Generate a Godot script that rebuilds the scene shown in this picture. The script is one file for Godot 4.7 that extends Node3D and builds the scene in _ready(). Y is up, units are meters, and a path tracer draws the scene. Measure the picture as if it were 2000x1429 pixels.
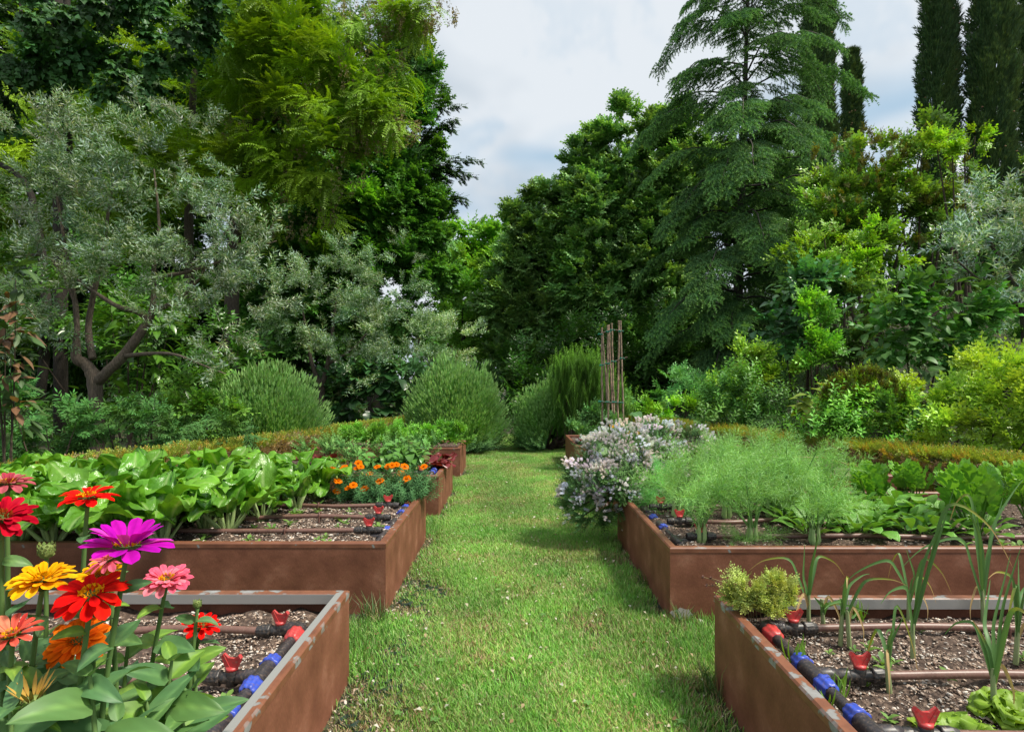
extends Node3D
# A kitchen garden: rusty raised beds on both sides of a mown grass path, trees behind.
const F := 1180.0      # focal length in pixels of the 2000 x 1429 photograph
const EYE := 0.79      # camera height
const HZ := 740.0      # row of the horizon
const TOP := 0.24      # height of the raised beds
const ORD := ["first", "second", "third", "fourth", "fifth", "sixth", "seventh", "eighth", "ninth", "tenth", "eleventh"]
var rng := RandomNumberGenerator.new()
var taken := {}
var noise := FastNoiseLite.new()
var M := {}            # materials
var K := {}            # shared meshes

class MB:
	var v := PackedVector3Array()
	var c := PackedColorArray()
	var u := PackedVector2Array()
	var ix := PackedInt32Array()
	func add(p: Vector3, col: Color, uv := Vector2.ZERO) -> int:
		v.append(p); c.append(col); u.append(uv)
		return v.size() - 1
	func tri(a: int, b: int, d: int) -> void:
		ix.append(a); ix.append(b); ix.append(d)
	func quad(a: int, b: int, d: int, e: int) -> void:
		ix.append(a); ix.append(b); ix.append(d)
		ix.append(a); ix.append(d); ix.append(e)
	func mesh() -> ArrayMesh:
		var n := PackedVector3Array()
		n.resize(v.size())
		var i := 0
		while i < ix.size():
			var a := ix[i]; var b := ix[i + 1]; var d := ix[i + 2]
			var f := (v[d] - v[a]).cross(v[b] - v[a])
			n[a] += f; n[b] += f; n[d] += f
			i += 3
		for k in n.size():
			n[k] = n[k].normalized() if n[k].length_squared() > 1e-20 else Vector3.UP
		var arr := []
		arr.resize(Mesh.ARRAY_MAX)
		arr[Mesh.ARRAY_VERTEX] = v; arr[Mesh.ARRAY_NORMAL] = n; arr[Mesh.ARRAY_COLOR] = c
		arr[Mesh.ARRAY_TEX_UV] = u; arr[Mesh.ARRAY_INDEX] = ix
		var m := ArrayMesh.new()
		m.add_surface_from_arrays(Mesh.PRIMITIVE_TRIANGLES, arr)
		return m

# ---------- small helpers ----------
func rr(a: float, b: float) -> float:
	return rng.randf_range(a, b)

func rdir() -> Vector3:
	var z := rr(-1, 1); var a := rr(0, TAU); var s := sqrt(1 - z * z)
	return Vector3(s * cos(a), z, s * sin(a))

func P(px: float, py: float, z: float) -> Vector3:      # a place in the garden: column and row of the survey picture, metres away
	return Vector3((px - 1000.0) / F * z, EYE - (py - HZ) / F * z, -z)

func lin(r: float, g: float, b: float) -> Color:
	return Color(r, g, b)

func vary(col: Color, amount: float) -> Color:
	var k := 1.0 + rr(-amount, amount)
	return Color(col.r * k * (1 + rr(-amount, amount) * 0.5), col.g * k, col.b * k * (1 + rr(-amount, amount) * 0.5))

func numbered(called: String) -> String:
	if not taken.has(called):
		taken[called] = 0
		return called
	taken[called] += 1
	return "%s_%03d" % [called, taken[called]]

func tag(o: Node3D, label: String, category: String, group := "") -> Node3D:
	o.set_meta("label", label); o.set_meta("category", category)
	if group:
		o.set_meta("group", group)
	return o

func thing(called: String, label: String, category: String, at := Vector3.ZERO, turn := 0.0, group := "") -> Node3D:
	var o := Node3D.new()
	o.name = numbered(called); add_child(o)
	o.position = at; o.rotation.y = turn
	return tag(o, label, category, group)

func part(called: String, m: Mesh, mat: Material, parent: Node3D, xf := Transform3D()) -> MeshInstance3D:
	var o := MeshInstance3D.new()
	o.mesh = m; o.material_override = mat; o.transform = xf
	o.name = called
	parent.add_child(o, true)
	return o

func structure(called: String, m: Mesh, mat: Material) -> MeshInstance3D:
	var o := MeshInstance3D.new()
	o.mesh = m; o.material_override = mat
	o.name = numbered(called); add_child(o)
	o.set_meta("kind", "structure"); o.set_meta("label", called.replace("_", " "))
	return o

func multi(called: String, m: Mesh, mat: Material, parent: Node3D, xf: Array, cols: Array) -> MultiMeshInstance3D:
	var mm := MultiMesh.new()
	mm.transform_format = MultiMesh.TRANSFORM_3D
	mm.use_colors = true
	mm.mesh = m
	mm.instance_count = xf.size()
	for i in xf.size():
		var t: Transform3D = xf[i]
		var c: Color = cols[i]
		mm.set_instance_transform(i, t)
		mm.set_instance_color(i, c)
	var o := MultiMeshInstance3D.new()
	o.multimesh = mm; o.material_override = mat
	o.name = called
	parent.add_child(o, true)
	o.set_meta("kind", "stuff")
	return o

func ori(y: Vector3, z: Vector3) -> Basis:               # y along, z the side that faces up
	y = y.normalized()
	var x := y.cross(z)
	if x.length_squared() < 1e-6:
		x = y.cross(Vector3(0.3, 0.2, 0.9))
	x = x.normalized()
	return Basis(x, y, x.cross(y))

func xf(at: Vector3, y: Vector3, z: Vector3, s: float) -> Transform3D:
	return Transform3D(ori(y, z).scaled_local(Vector3(s, s, s)), at)

# ---------- shapes ----------
func tube(m: MB, pts: Array, radii: Array, sides: int, col: Color, rough := 0.0) -> void:
	var rows := []
	var x := Vector3.RIGHT
	for i in pts.size():
		var p: Vector3 = pts[i]
		var a: Vector3 = pts[maxi(i - 1, 0)]
		var b: Vector3 = pts[mini(i + 1, pts.size() - 1)]
		var d := (b - a).normalized()
		if absf(d.dot(x)) > 0.95:
			x = d.cross(Vector3(0.31, 0.2, 0.93)).normalized()
		x = (x - d * x.dot(d)).normalized()
		var y := d.cross(x)
		var row := []
		for k in sides:
			var t := TAU * k / sides
			var r: float = radii[i] * (1.0 + rr(-rough, rough))
			row.append(m.add(p + (x * cos(t) + y * sin(t)) * r, col, Vector2(float(k) / sides, i)))
		rows.append(row)
	for i in pts.size() - 1:
		for k in sides:
			var k2 := (k + 1) % sides
			m.quad(rows[i][k], rows[i + 1][k], rows[i + 1][k2], rows[i][k2])
	for e in [0, pts.size() - 1]:
		var cc := m.add(pts[e], col)
		for k in sides:
			var k2 := (k + 1) % sides
			if e == 0:
				m.tri(cc, rows[0][k], rows[0][k2])
			else:
				m.tri(cc, rows[e][k2], rows[e][k])

func spline(pts: Array, steps: int) -> Array:
	var cv := Curve3D.new()
	for i in pts.size():
		var a: Vector3 = pts[maxi(i - 1, 0)]
		var b: Vector3 = pts[mini(i + 1, pts.size() - 1)]
		var t := (b - a) / 6.0
		cv.add_point(pts[i], -t, t)
	var out := []
	for i in steps + 1:
		var s := float(i) / steps * (pts.size() - 1)
		var k := mini(int(s), pts.size() - 2)
		out.append(cv.sample(k, s - k))
	return out

func box(m: MB, lo: Vector3, hi: Vector3, col: Color, b := 0.0) -> void:   # each face with its own corners; b bevels all edges
	var ce := (lo + hi) / 2; var h := (hi - lo) / 2
	for ax in 3:
		for s in [-1.0, 1.0]:
			var n := Vector3.ZERO; n[ax] = s
			var p := Vector3.ZERO; p[(ax + 1) % 3] = 1
			var q := n.cross(p)
			var ids := []
			for w in [[-1, -1], [1, -1], [1, 1], [-1, 1]]:
				var hp: float = absf((p * h).dot(p)) - b
				var hq: float = absf((q * h).dot(q)) - b
				ids.append(m.add(ce + n * absf(h[ax]) + p * w[0] * hp + q * w[1] * hq, col))
			m.quad(ids[3], ids[2], ids[1], ids[0])
	if b > 0:
		for ax in 3:                                       # twelve edge strips
			var a1 := (ax + 1) % 3; var a2 := (ax + 2) % 3
			for s in [-1.0, 1.0]:
				for t in [-1.0, 1.0]:
					var e := []
					for w in [-1.0, 1.0]:
						var p := Vector3.ZERO
						p[ax] = w * (h[ax] - b); p[a1] = s * h[a1]; p[a2] = t * (h[a2] - b)
						var q := Vector3.ZERO
						q[ax] = w * (h[ax] - b); q[a1] = s * (h[a1] - b); q[a2] = t * h[a2]
						e.append(m.add(ce + p, col)); e.append(m.add(ce + q, col))
					if s * t > 0:
						m.quad(e[0], e[2], e[3], e[1])
					else:
						m.quad(e[1], e[3], e[2], e[0])

func lathe(m: MB, prof: Array, sides: int, t: Transform3D, col: Color, ribs := 0, depth := 0.0) -> void:   # prof: Vector2(radius, along y)
	var rows := []
	for p in prof:
		var row := []
		for k in sides:
			var a := TAU * k / sides
			var r: float = p.x
			if ribs > 0 and r > 0.001:
				r *= 1.0 - depth * (1.0 if fmod(a * ribs / TAU, 1.0) < 0.35 else 0.0)
			row.append(m.add(t * Vector3(r * cos(a), p.y, r * sin(a)), col))
		rows.append(row)
	for i in rows.size() - 1:
		for k in sides:
			var k2 := (k + 1) % sides
			m.quad(rows[i][k], rows[i][k2], rows[i + 1][k2], rows[i + 1][k])

func prism(m: MB, poly: PackedVector2Array, depth: float, t: Transform3D, col: Color) -> void:
	var tr := Geometry2D.triangulate_polygon(poly)
	for s in [-1.0, 1.0]:
		var base := m.v.size()
		for p in poly:
			m.add(t * Vector3(p.x, p.y, s * depth / 2), col)
		var i := 0
		while i < tr.size():
			var a := base + tr[i]; var b := base + tr[i + 1]; var d := base + tr[i + 2]
			var f := (m.v[d] - m.v[a]).cross(m.v[b] - m.v[a])
			if f.dot(t.basis.z * s) > 0: m.tri(a, b, d)
			else: m.tri(a, d, b)
			i += 3
	var area := 0.0
	for i in poly.size():
		area += poly[i].cross(poly[(i + 1) % poly.size()])
	for i in poly.size():
		var p := poly[i]; var q := poly[(i + 1) % poly.size()]
		var a := m.add(t * Vector3(p.x, p.y, -depth / 2), col); var b := m.add(t * Vector3(q.x, q.y, -depth / 2), col)
		var d := m.add(t * Vector3(q.x, q.y, depth / 2), col); var e := m.add(t * Vector3(p.x, p.y, depth / 2), col)
		if area > 0: m.quad(a, e, d, b)
		else: m.quad(a, b, d, e)

func leaf4(m: MB, p: Vector3, d: Vector3, n: Vector3, L: float, W: float, fold: float, droop: float, col: Color, wide := 0.42) -> void:   # a small leaf folded along its midrib
	var s := d.cross(n).normalized()
	n = s.cross(d).normalized()
	var mid := p + d * L * wide
	var tip := p + d * L * (1 - droop * 0.3) - n * L * droop
	var b := m.add(p, col, Vector2(0.5, 0))
	var l := m.add(mid + s * W * 0.5 + n * W * fold, col, Vector2(0, wide))
	var k := m.add(mid, col, Vector2(0.5, wide))
	var r := m.add(mid - s * W * 0.5 + n * W * fold, col, Vector2(1, wide))
	var t := m.add(tip, col, Vector2(0.5, 1))
	m.tri(b, l, k); m.tri(b, k, r); m.tri(l, t, k); m.tri(k, t, r)

func width_at(shape: int, t: float) -> float:
	match shape:
		0: return pow(sin(PI * pow(t, 0.85)), 0.9)                 # lance
		1: return pow(sin(PI * pow(t, 0.62)), 0.75)                # egg, widest near the stalk
		2: return pow(sin(PI * pow(t, 1.5)), 0.62)                 # spoon, widest near the tip
		3: return pow(sin(PI * clampf(t, 0, 1)), 0.45)             # oblong
		5: return smoothstep(-0.35, 0.72, t) * (sqrt(maxf(0.0, 1.0 - pow((t - 0.72) / 0.28, 2))) if t > 0.72 else 1.0)   # petal with a round end
		_: return 1.0 - t * t * t                                  # strap
	return 0.0

func leaf(m: MB, p: Vector3, d: Vector3, n: Vector3, L: float, W: float, seg: int, shape: int, bend: float, fold: float, wave: float, col: Color, col2: Color, across := 1, bumps := 0.0) -> void:
	# a blade that bends down by `bend` radians over its length, `across` strips on each side of the midrib
	d = d.normalized()
	var s := d.cross(n).normalized()
	n = s.cross(d).normalized()
	var q := p
	var ph := rr(0, TAU)
	var prev := []
	for i in seg + 1:
		var t := float(i) / seg
		var w := W * 0.5 * width_at(shape, t)
		var row := []
		for k in range(-across, across + 1):
			var f := float(k) / across
			var off := absf(f) * w * fold
			off += sin(t * 11.0 + ph + (2.0 if f < 0 else 0.0)) * wave * W * f * f
			if bumps > 0:
				off += bumps * W * (sin(t * 23.0 + absf(f) * 7.0 + ph) * 0.6 + sin(absf(f) * 13.0 - t * 9.0)) * absf(f) * (1 - t * 0.3)
			var cc := col2 if k == 0 else col
			row.append(m.add(q + s * f * w + n * off, cc, Vector2(0.5 + f * 0.5, t)))
		if i > 0:
			for k in 2 * across:
				m.quad(prev[k], prev[k + 1], row[k + 1], row[k])
		prev = row
		var st := L / seg
		q += d * st
		d = d.rotated(s, -bend / seg)
		n = s.cross(d).normalized()

func mottle(m: MB, amount: float, tip: float, base: Color, veins := 0.0, streak := 0.0) -> void:   # uneven tone over a blade: paler towards the base, blotches, a darker or paler tip
	for i in m.v.size():
		var t := m.u[i].y
		var k := 1.0 + rr(-amount, amount) + (t - 0.5) * tip
		var f := absf(m.u[i].x - 0.5) * 2.0
		k += veins * pow(absf(sin(t * 15.0 - f * 3.0)), 6.0) * (1.0 - f)
		k += streak * sin(m.u[i].x * 31.0 + m.v.size())
		var c := m.c[i]
		c = Color(c.r * k, c.g * k, c.b * k)
		m.c[i] = c.lerp(base, 0.35 * pow(1.0 - t, 3)) if base.a > 0 else c

func fmat(rough: float, back: float, spec := 0.5, rim := 0.0) -> StandardMaterial3D:
	var m := StandardMaterial3D.new()
	m.vertex_color_use_as_albedo = true
	m.roughness = rough
	m.metallic_specular = spec
	m.cull_mode = BaseMaterial3D.CULL_DISABLED
	if back > 0:
		m.backlight_enabled = true
		m.backlight = Color(back, back * 0.93, back * 0.35).linear_to_srgb()
	if rim > 0:
		m.rim_enabled = true; m.rim = rim; m.rim_tint = 0.5
	return m

func flat(col: Color, rough := 0.6, metal := 0.0) -> StandardMaterial3D:
	var m := StandardMaterial3D.new()
	m.albedo_color = col.linear_to_srgb()
	m.roughness = rough; m.metallic = metal
	return m

func ntex(size: int, freq: float, octaves: int, stops: Array, seed_: int, type := FastNoiseLite.TYPE_SIMPLEX_SMOOTH) -> NoiseTexture2D:
	var nz := FastNoiseLite.new()
	nz.noise_type = type
	nz.frequency = freq; nz.fractal_octaves = octaves; nz.seed = seed_
	var t := NoiseTexture2D.new()
	t.width = size; t.height = size; t.noise = nz; t.seamless = true
	var g := Gradient.new()
	var off := PackedFloat32Array(); var cs := PackedColorArray()
	for s in stops:
		off.append(s[0]); cs.append(s[1].linear_to_srgb())
	g.offsets = off; g.colors = cs
	t.color_ramp = g
	return t

func terrain(x: float, z: float) -> float:                # the ground: level round the beds, a bank on the right behind the hedge
	var d := -z
	var edge := lerpf(4.3, 2.0, clampf((d - 3.0) / 6.0, 0, 1))
	var b := x - edge
	var h := 0.0
	if b > 0:
		h = 0.5 * b * b / (b + 1.2)
		h = minf(h, 2.4 - 0.6 * exp(-b * 0.2))
	h *= smoothstep(1.0, 3.5, d) * (1.0 - 0.85 * smoothstep(6.0, 12.0, d) * (1.0 - smoothstep(2.0, 6.0, x)))
	return h + noise.get_noise_2d(x * 20, z * 20) * 0.03 * smoothstep(2.0, 4.0, absf(x))

func _ready() -> void:
	rng.seed = 7
	noise.seed = 3; noise.frequency = 0.05; noise.fractal_octaves = 3
	var cam := Camera3D.new()
	cam.name = "camera"; add_child(cam)
	cam.position = Vector3(0, EYE, 0)
	cam.near = 0.05; cam.far = 900.0
	cam.projection = Camera3D.PROJECTION_FRUSTUM
	cam.size = 1429.0 / F * cam.near
	cam.frustum_offset = Vector2(0, (HZ - 714.5) / F * cam.near)
	cam.current = true
	var we := WorldEnvironment.new()
	we.name = "surroundings"; add_child(we)
	var env := Environment.new()
	we.environment = env
	env.background_mode = Environment.BG_SKY
	env.tonemap_mode = Environment.TONE_MAPPER_LINEAR
	env.tonemap_exposure = 1.45
	env.sdfgi_enabled = true; env.ssao_enabled = true; env.ssil_enabled = true
	env.sky = Sky.new()
	env.sky.sky_material = cloudy_sky()
	env.background_energy_multiplier = 0.73
	var sun := DirectionalLight3D.new()
	sun.name = "sun"; add_child(sun)
	sun.light_color = Color(1.0, 0.97, 0.91)
	sun.light_energy = 1.3
	sun.light_angular_distance = 9.0
	sun.shadow_enabled = true
	sun.look_at_from_position(Vector3.ZERO, Vector3(-0.52, -0.82, -0.17))
	make_materials()
	make_meshes()
	build_ground()
	build_beds()
	build_trees()
	build_shrubs()
	ground_cover()
	build_herbs()
	build_vegetables()
	build_irrigation()
	build_zinnias()
	build_lawn()

func cloudy_sky() -> PanoramaSkyMaterial:
	var w := 1024; var h := 512
	var im := Image.create_empty(w, h, false, Image.FORMAT_RGBF)
	var a := FastNoiseLite.new()
	a.seed = 11; a.frequency = 1.6; a.fractal_octaves = 5; a.domain_warp_enabled = true; a.domain_warp_amplitude = 0.35; a.domain_warp_frequency = 1.2
	var b := FastNoiseLite.new()
	b.seed = 29; b.frequency = 2.4; b.fractal_octaves = 4
	for y in h:
		var e := PI * (0.5 - (y + 0.5) / h)
		if y > h / 2 + 4:
			im.fill_rect(Rect2i(0, y, w, h - y), Color(0.06, 0.075, 0.035))
			break
		var se := sin(e); var ce := cos(e)
		for x in w:
			var t := TAU * (x + 0.5) / w
			var p := Vector3(ce * cos(t), se, ce * sin(t))
			var q := p / (absf(se) + 0.25)
			var n := a.get_noise_3d(q.x, q.y * 0.5, q.z)
			var g := b.get_noise_3d(p.x * 0.9, p.y * 3.2, p.z * 0.9)
			var blue := clampf((n - 0.06) * 1.7, 0, 1) * 0.75
			blue = maxf(blue, clampf(g * 1.9 - 0.05, 0, 1) * exp(-pow((e - 0.30) / 0.11, 2)) * 1.1)
			var grey := clampf(-b.get_noise_3d(q.x * 0.7, q.y, q.z * 0.7) * 1.6, 0, 1)
			var c := Color(0.75, 0.80, 0.85).lerp(Color(0.44, 0.53, 0.62), grey).lerp(Color(0.33, 0.52, 0.70), clampf(blue, 0, 0.85))
			im.set_pixel(x, y, c)
	var s := PanoramaSkyMaterial.new()
	s.panorama = ImageTexture.create_from_image(im)
	return s

func make_materials() -> void:
	M.leaf = fmat(0.5, 0.7)
	M.gloss = fmat(0.30, 0.65, 0.5)
	M.matte = fmat(0.7, 0.6, 0.35)
	M.needle = fmat(0.6, 0.25, 0.35)
	M.grass = fmat(0.5, 0.5)
	M.grass.backlight = Color(0.5, 0.5, 0.32).linear_to_srgb()
	M.chard = fmat(0.30, 0.6, 0.5)
	M.chard.heightmap_enabled = true
	M.chard.heightmap_texture = ntex(256, 0.055, 2, [[0.0, lin(0, 0, 0)], [0.4, lin(0.25, 0.25, 0.25)], [1.0, lin(1, 1, 1)]], 61)
	M.chard.heightmap_scale = 0.12
	M.petal = fmat(0.85, 0.5, 0.2)
	M.bark = StandardMaterial3D.new()
	M.bark.vertex_color_use_as_albedo = true; M.bark.roughness = 0.9
	M.bark.albedo_texture = ntex(512, 0.02, 5, [[0.0, lin(0.28, 0.26, 0.24)], [0.5, lin(0.68, 0.66, 0.63)], [1.0, lin(1, 0.97, 0.93)]], 5)
	M.bark.uv1_triplanar = true; M.bark.uv1_scale = Vector3(6, 1.5, 6)
	M.bark.heightmap_enabled = true; M.bark.heightmap_texture = M.bark.albedo_texture; M.bark.heightmap_scale = 2.0
	M.plain = StandardMaterial3D.new()
	M.plain.vertex_color_use_as_albedo = true; M.plain.roughness = 0.8
	M.plastic = StandardMaterial3D.new()
	M.plastic.vertex_color_use_as_albedo = true; M.plastic.roughness = 0.42
	M.plastic.albedo_texture = ntex(256, 0.03, 4, [[0.0, lin(0.55, 0.52, 0.48)], [0.45, lin(0.95, 0.95, 0.95)], [1.0, lin(1, 1, 1)]], 8)
	M.plastic.uv1_triplanar = true; M.plastic.uv1_scale = Vector3(9, 9, 9)
	M.plastic.detail_enabled = true
	M.plastic.detail_albedo = ntex(512, 0.035, 5, [[0.0, Color(0.16, 0.11, 0.08, 0.0)], [0.42, Color(0.16, 0.11, 0.08, 0.06)], [0.7, Color(0.2, 0.14, 0.10, 0.25)], [0.84, Color(0.25, 0.18, 0.13, 0.7)], [1.0, Color(0.35, 0.28, 0.2, 0.85)]], 71)
	M.plastic.detail_uv_layer = BaseMaterial3D.DETAIL_UV_2
	M.plastic.uv2_triplanar = true; M.plastic.uv2_scale = Vector3(7, 7, 7)
	M.rust = StandardMaterial3D.new()
	M.rust.roughness = 0.62; M.rust.metallic_specular = 0.4
	M.rust.albedo_texture = ntex(1024, 0.006, 6, [[0.0, lin(0.28, 0.10, 0.058)], [0.35, lin(0.38, 0.145, 0.082)], [0.65, lin(0.46, 0.18, 0.105)], [1.0, lin(0.66, 0.31, 0.20)]], 21)
	M.rust.uv1_triplanar = true; M.rust.uv1_world_triplanar = true; M.rust.uv1_scale = Vector3(1.1, 1.1, 1.1)
	M.rust.detail_enabled = true
	M.rust.detail_blend_mode = BaseMaterial3D.BLEND_MODE_MUL
	M.rust.detail_albedo = ntex(1024, 0.09, 3, [[0.0, lin(0.36, 0.35, 0.35)], [0.5, lin(0.47, 0.47, 0.47)], [0.8, lin(0.53, 0.53, 0.53)], [0.87, lin(0.8, 0.9, 1.0)], [1.0, lin(0.9, 1, 1)]], 22)
	M.rust.detail_uv_layer = BaseMaterial3D.DETAIL_UV_2
	M.rust.uv2_triplanar = true; M.rust.uv2_world_triplanar = true; M.rust.uv2_scale = Vector3(4.5, 0.9, 4.5)
	M.rust.heightmap_enabled = true
	M.rust.heightmap_texture = ntex(512, 0.05, 4, [[0.0, lin(0, 0, 0)], [1.0, lin(1, 1, 1)]], 23)
	M.rust.heightmap_scale = 0.06
	M.rim_rust = worn_rim(0.84, 31)
	M.rim_bare = worn_rim(0.66, 32)
	M.zinc = flat(lin(0.36, 0.36, 0.35), 0.42, 0.35)
	M.soil = StandardMaterial3D.new()
	M.soil.roughness = 0.95
	M.soil.albedo_texture = ntex(1024, 0.02, 6, [[0.0, lin(0.026, 0.016, 0.012)], [0.5, lin(0.075, 0.048, 0.034)], [0.72, lin(0.16, 0.11, 0.08)], [1.0, lin(0.36, 0.28, 0.22)]], 41)
	M.soil.uv1_triplanar = true; M.soil.uv1_world_triplanar = true; M.soil.uv1_scale = Vector3(2.5, 2.5, 2.5)
	M.soil.heightmap_enabled = true; M.soil.heightmap_texture = ntex(512, 0.06, 4, [[0.0, lin(0, 0, 0)], [1.0, lin(1, 1, 1)]], 42); M.soil.heightmap_scale = 0.8
	M.ground = StandardMaterial3D.new()
	M.ground.roughness = 0.95
	M.ground.albedo_texture = ntex(1024, 0.012, 6, [[0.0, lin(0.015, 0.018, 0.008)], [0.45, lin(0.035, 0.042, 0.018)], [0.65, lin(0.06, 0.06, 0.028)], [1.0, lin(0.14, 0.12, 0.07)]], 51)
	M.ground.uv1_triplanar = true; M.ground.uv1_world_triplanar = true; M.ground.uv1_scale = Vector3(0.9, 0.9, 0.9)
	M.ground.heightmap_enabled = true; M.ground.heightmap_texture = M.soil.heightmap_texture; M.ground.heightmap_scale = 1.0

func worn_rim(k: float, seed_: int) -> StandardMaterial3D:      # rusty paint chipped away to bare zinc where the noise is above k
	var m := StandardMaterial3D.new()
	m.roughness = 0.5; m.metallic_specular = 0.5
	m.albedo_texture = ntex(1024, 0.008, 4, [[0.0, lin(0.13, 0.048, 0.026)], [k - 0.06, lin(0.22, 0.085, 0.045)], [k - 0.03, lin(0.19, 0.08, 0.045)], [k - 0.005, lin(0.17, 0.13, 0.11)], [k + 0.02, lin(0.22, 0.215, 0.21)], [1.0, lin(0.32, 0.32, 0.32)]], seed_)
	m.uv1_triplanar = true; m.uv1_world_triplanar = true; m.uv1_scale = Vector3(1.7, 1.7, 1.7)
	return m

# ---------- sprays: a shoot with its leaves, growing along +Y, upper side towards +Z, about 1 long ----------
func spray(n: int, L: float, W: float, fold: float, droop: float, spread: float, col: Color, jit: float, twigs: int, stem: Color) -> ArrayMesh:
	var m := MB.new()
	for tw in twigs:
		var ang := 0.0 if tw == 0 else rr(-0.9, 0.9)
		var start := 0.0 if tw == 0 else rr(0.1, 0.5)
		var len := rr(0.75, 1.0) * (1.0 if tw == 0 else 0.6)
		var d := Vector3(sin(ang), cos(ang), rr(-0.35, 0.35)).normalized()
		var o := Vector3(0, start, 0)
		var tip := o + d * len + Vector3(0, 0, -droop * 0.25)
		var s := d.cross(Vector3(0, 0, 1)).normalized()
		var a := m.add(o + s * 0.006, stem); var b := m.add(o - s * 0.006, stem); var e := m.add(tip, stem)
		m.tri(a, e, b)
		for i in n:
			var t := (i + 0.6) / n
			var side := 1.0 if i % 2 == 0 else -1.0
			var p := o.lerp(tip, t)
			var ld := (d * rr(0.35, 0.9) + s * side * spread + Vector3(0, 0, rr(-0.45, 0.3))).normalized()
			if i == n - 1:
				ld = d
			var k := (1.15 - 0.45 * t) * rr(0.75, 1.15)
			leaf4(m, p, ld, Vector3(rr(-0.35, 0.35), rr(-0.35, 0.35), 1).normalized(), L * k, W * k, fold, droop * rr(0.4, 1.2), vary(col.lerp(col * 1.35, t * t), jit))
	return m.mesh()

func frond_spray() -> ArrayMesh:                           # pinnate leaves of the locust tree
	var m := MB.new()
	for f in 5:
		var o := Vector3(0, f * 0.17, 0)
		var side := 1.0 if f % 2 == 0 else -1.0
		var d := Vector3(side * rr(0.5, 0.9), rr(0.35, 0.8), rr(-0.1, 0.3)).normalized()
		if f == 4:
			d = Vector3(0, 1, 0)
		var n := Vector3(0, 0, 1)
		var s := d.cross(n).normalized()
		var prev := o
		var col := vary(lin(0.12, 0.235, 0.016), 0.2)
		for i in 8:
			var t := i / 7.0
			var q := o + d * (0.08 + 0.5 * t) - Vector3(0, 0, 0.22 * t * t)
			var a := m.add(prev + s * 0.004, col); var b := m.add(prev - s * 0.004, col); var e := m.add(q, col)
			m.tri(a, e, b)
			prev = q
			for w in [-1.0, 1.0]:
				leaf4(m, q, (s * w + d * 0.45 - n * rr(0.0, 0.35)).normalized(), n, 0.13 * (1.05 - 0.35 * t), 0.062, 0.12, 0.15, col)
		leaf4(m, prev, d, n, 0.13, 0.06, 0.12, 0.2, col)
	return m.mesh()

func raceme() -> ArrayMesh:                                # hanging faded flower cluster, grows along +Y
	var m := MB.new()
	for i in 22:
		var t := i / 22.0
		var a := rr(0, TAU)
		var r := 0.2 * (1 - t * 0.7)
		var p := Vector3(cos(a) * r, t, sin(a) * r)
		leaf4(m, p, rdir(), rdir(), 0.16, 0.12, 0.3, 0.2, vary(lin(0.32, 0.27, 0.15), 0.25))
	return m.mesh()

func needle_spray() -> ArrayMesh:                          # cedar branchlet set with short tufts of needles
	var m := MB.new()
	var wood := lin(0.05, 0.045, 0.03)
	for tw in 5:
		var o := Vector3(0, 0.16 * tw, 0) if tw > 0 else Vector3.ZERO
		var side := 1.0 if tw % 2 == 0 else -1.0
		var d := Vector3(side * rr(0.55, 0.9), 0.7, rr(-0.2, 0.2)).normalized() if tw > 0 else Vector3(0, 1, 0)
		var len := 1.0 if tw == 0 else rr(0.4, 0.6) * (1.1 - tw * 0.12)
		var k := 15 if tw == 0 else 9
		var tipp := o + d * len - Vector3(0, 0, 0.25 * len)
		var s := d.cross(Vector3(0, 0, 1)).normalized()
		var a := m.add(o + s * 0.007, wood); var b := m.add(o - s * 0.007, wood); var e := m.add(tipp, wood)
		m.tri(a, e, b)
		for i in k:
			var t := (i + 0.5) / k
			var p := o + d * len * t - Vector3(0, 0, 0.25 * len * t * t)
			var col := vary(lin(0.085, 0.18, 0.09).lerp(lin(0.18, 0.33, 0.11), t * t * 0.8), 0.2)
			for j in 6:
				var nd := (rdir() + d * 0.55 + Vector3(0, 0, 0.35)).normalized()
				var ns := nd.cross(rdir()).normalized() * 0.017
				var x := m.add(p + ns, col); var y := m.add(p - ns, col); var z := m.add(p + nd * rr(0.06, 0.10), col)
				m.tri(x, z, y)
	return m.mesh()

func plume() -> ArrayMesh:                                 # cypress: flattened upright sprays of scale leaves
	var m := MB.new()
	for i in 26:
		var y := rr(0.0, 0.65)
		var a := rr(0, TAU)
		var d := Vector3(cos(a) * rr(0.15, 0.55), 1, sin(a) * rr(0.15, 0.55)).normalized()
		var o := Vector3(cos(a) * 0.05, y, sin(a) * 0.05)
		var col := vary(lin(0.085, 0.155, 0.06), 0.35)
		leaf4(m, o, d, rdir(), rr(0.25, 0.45), rr(0.05, 0.08), 0.3, 0.0, col, 0.35)
	return m.mesh()

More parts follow.
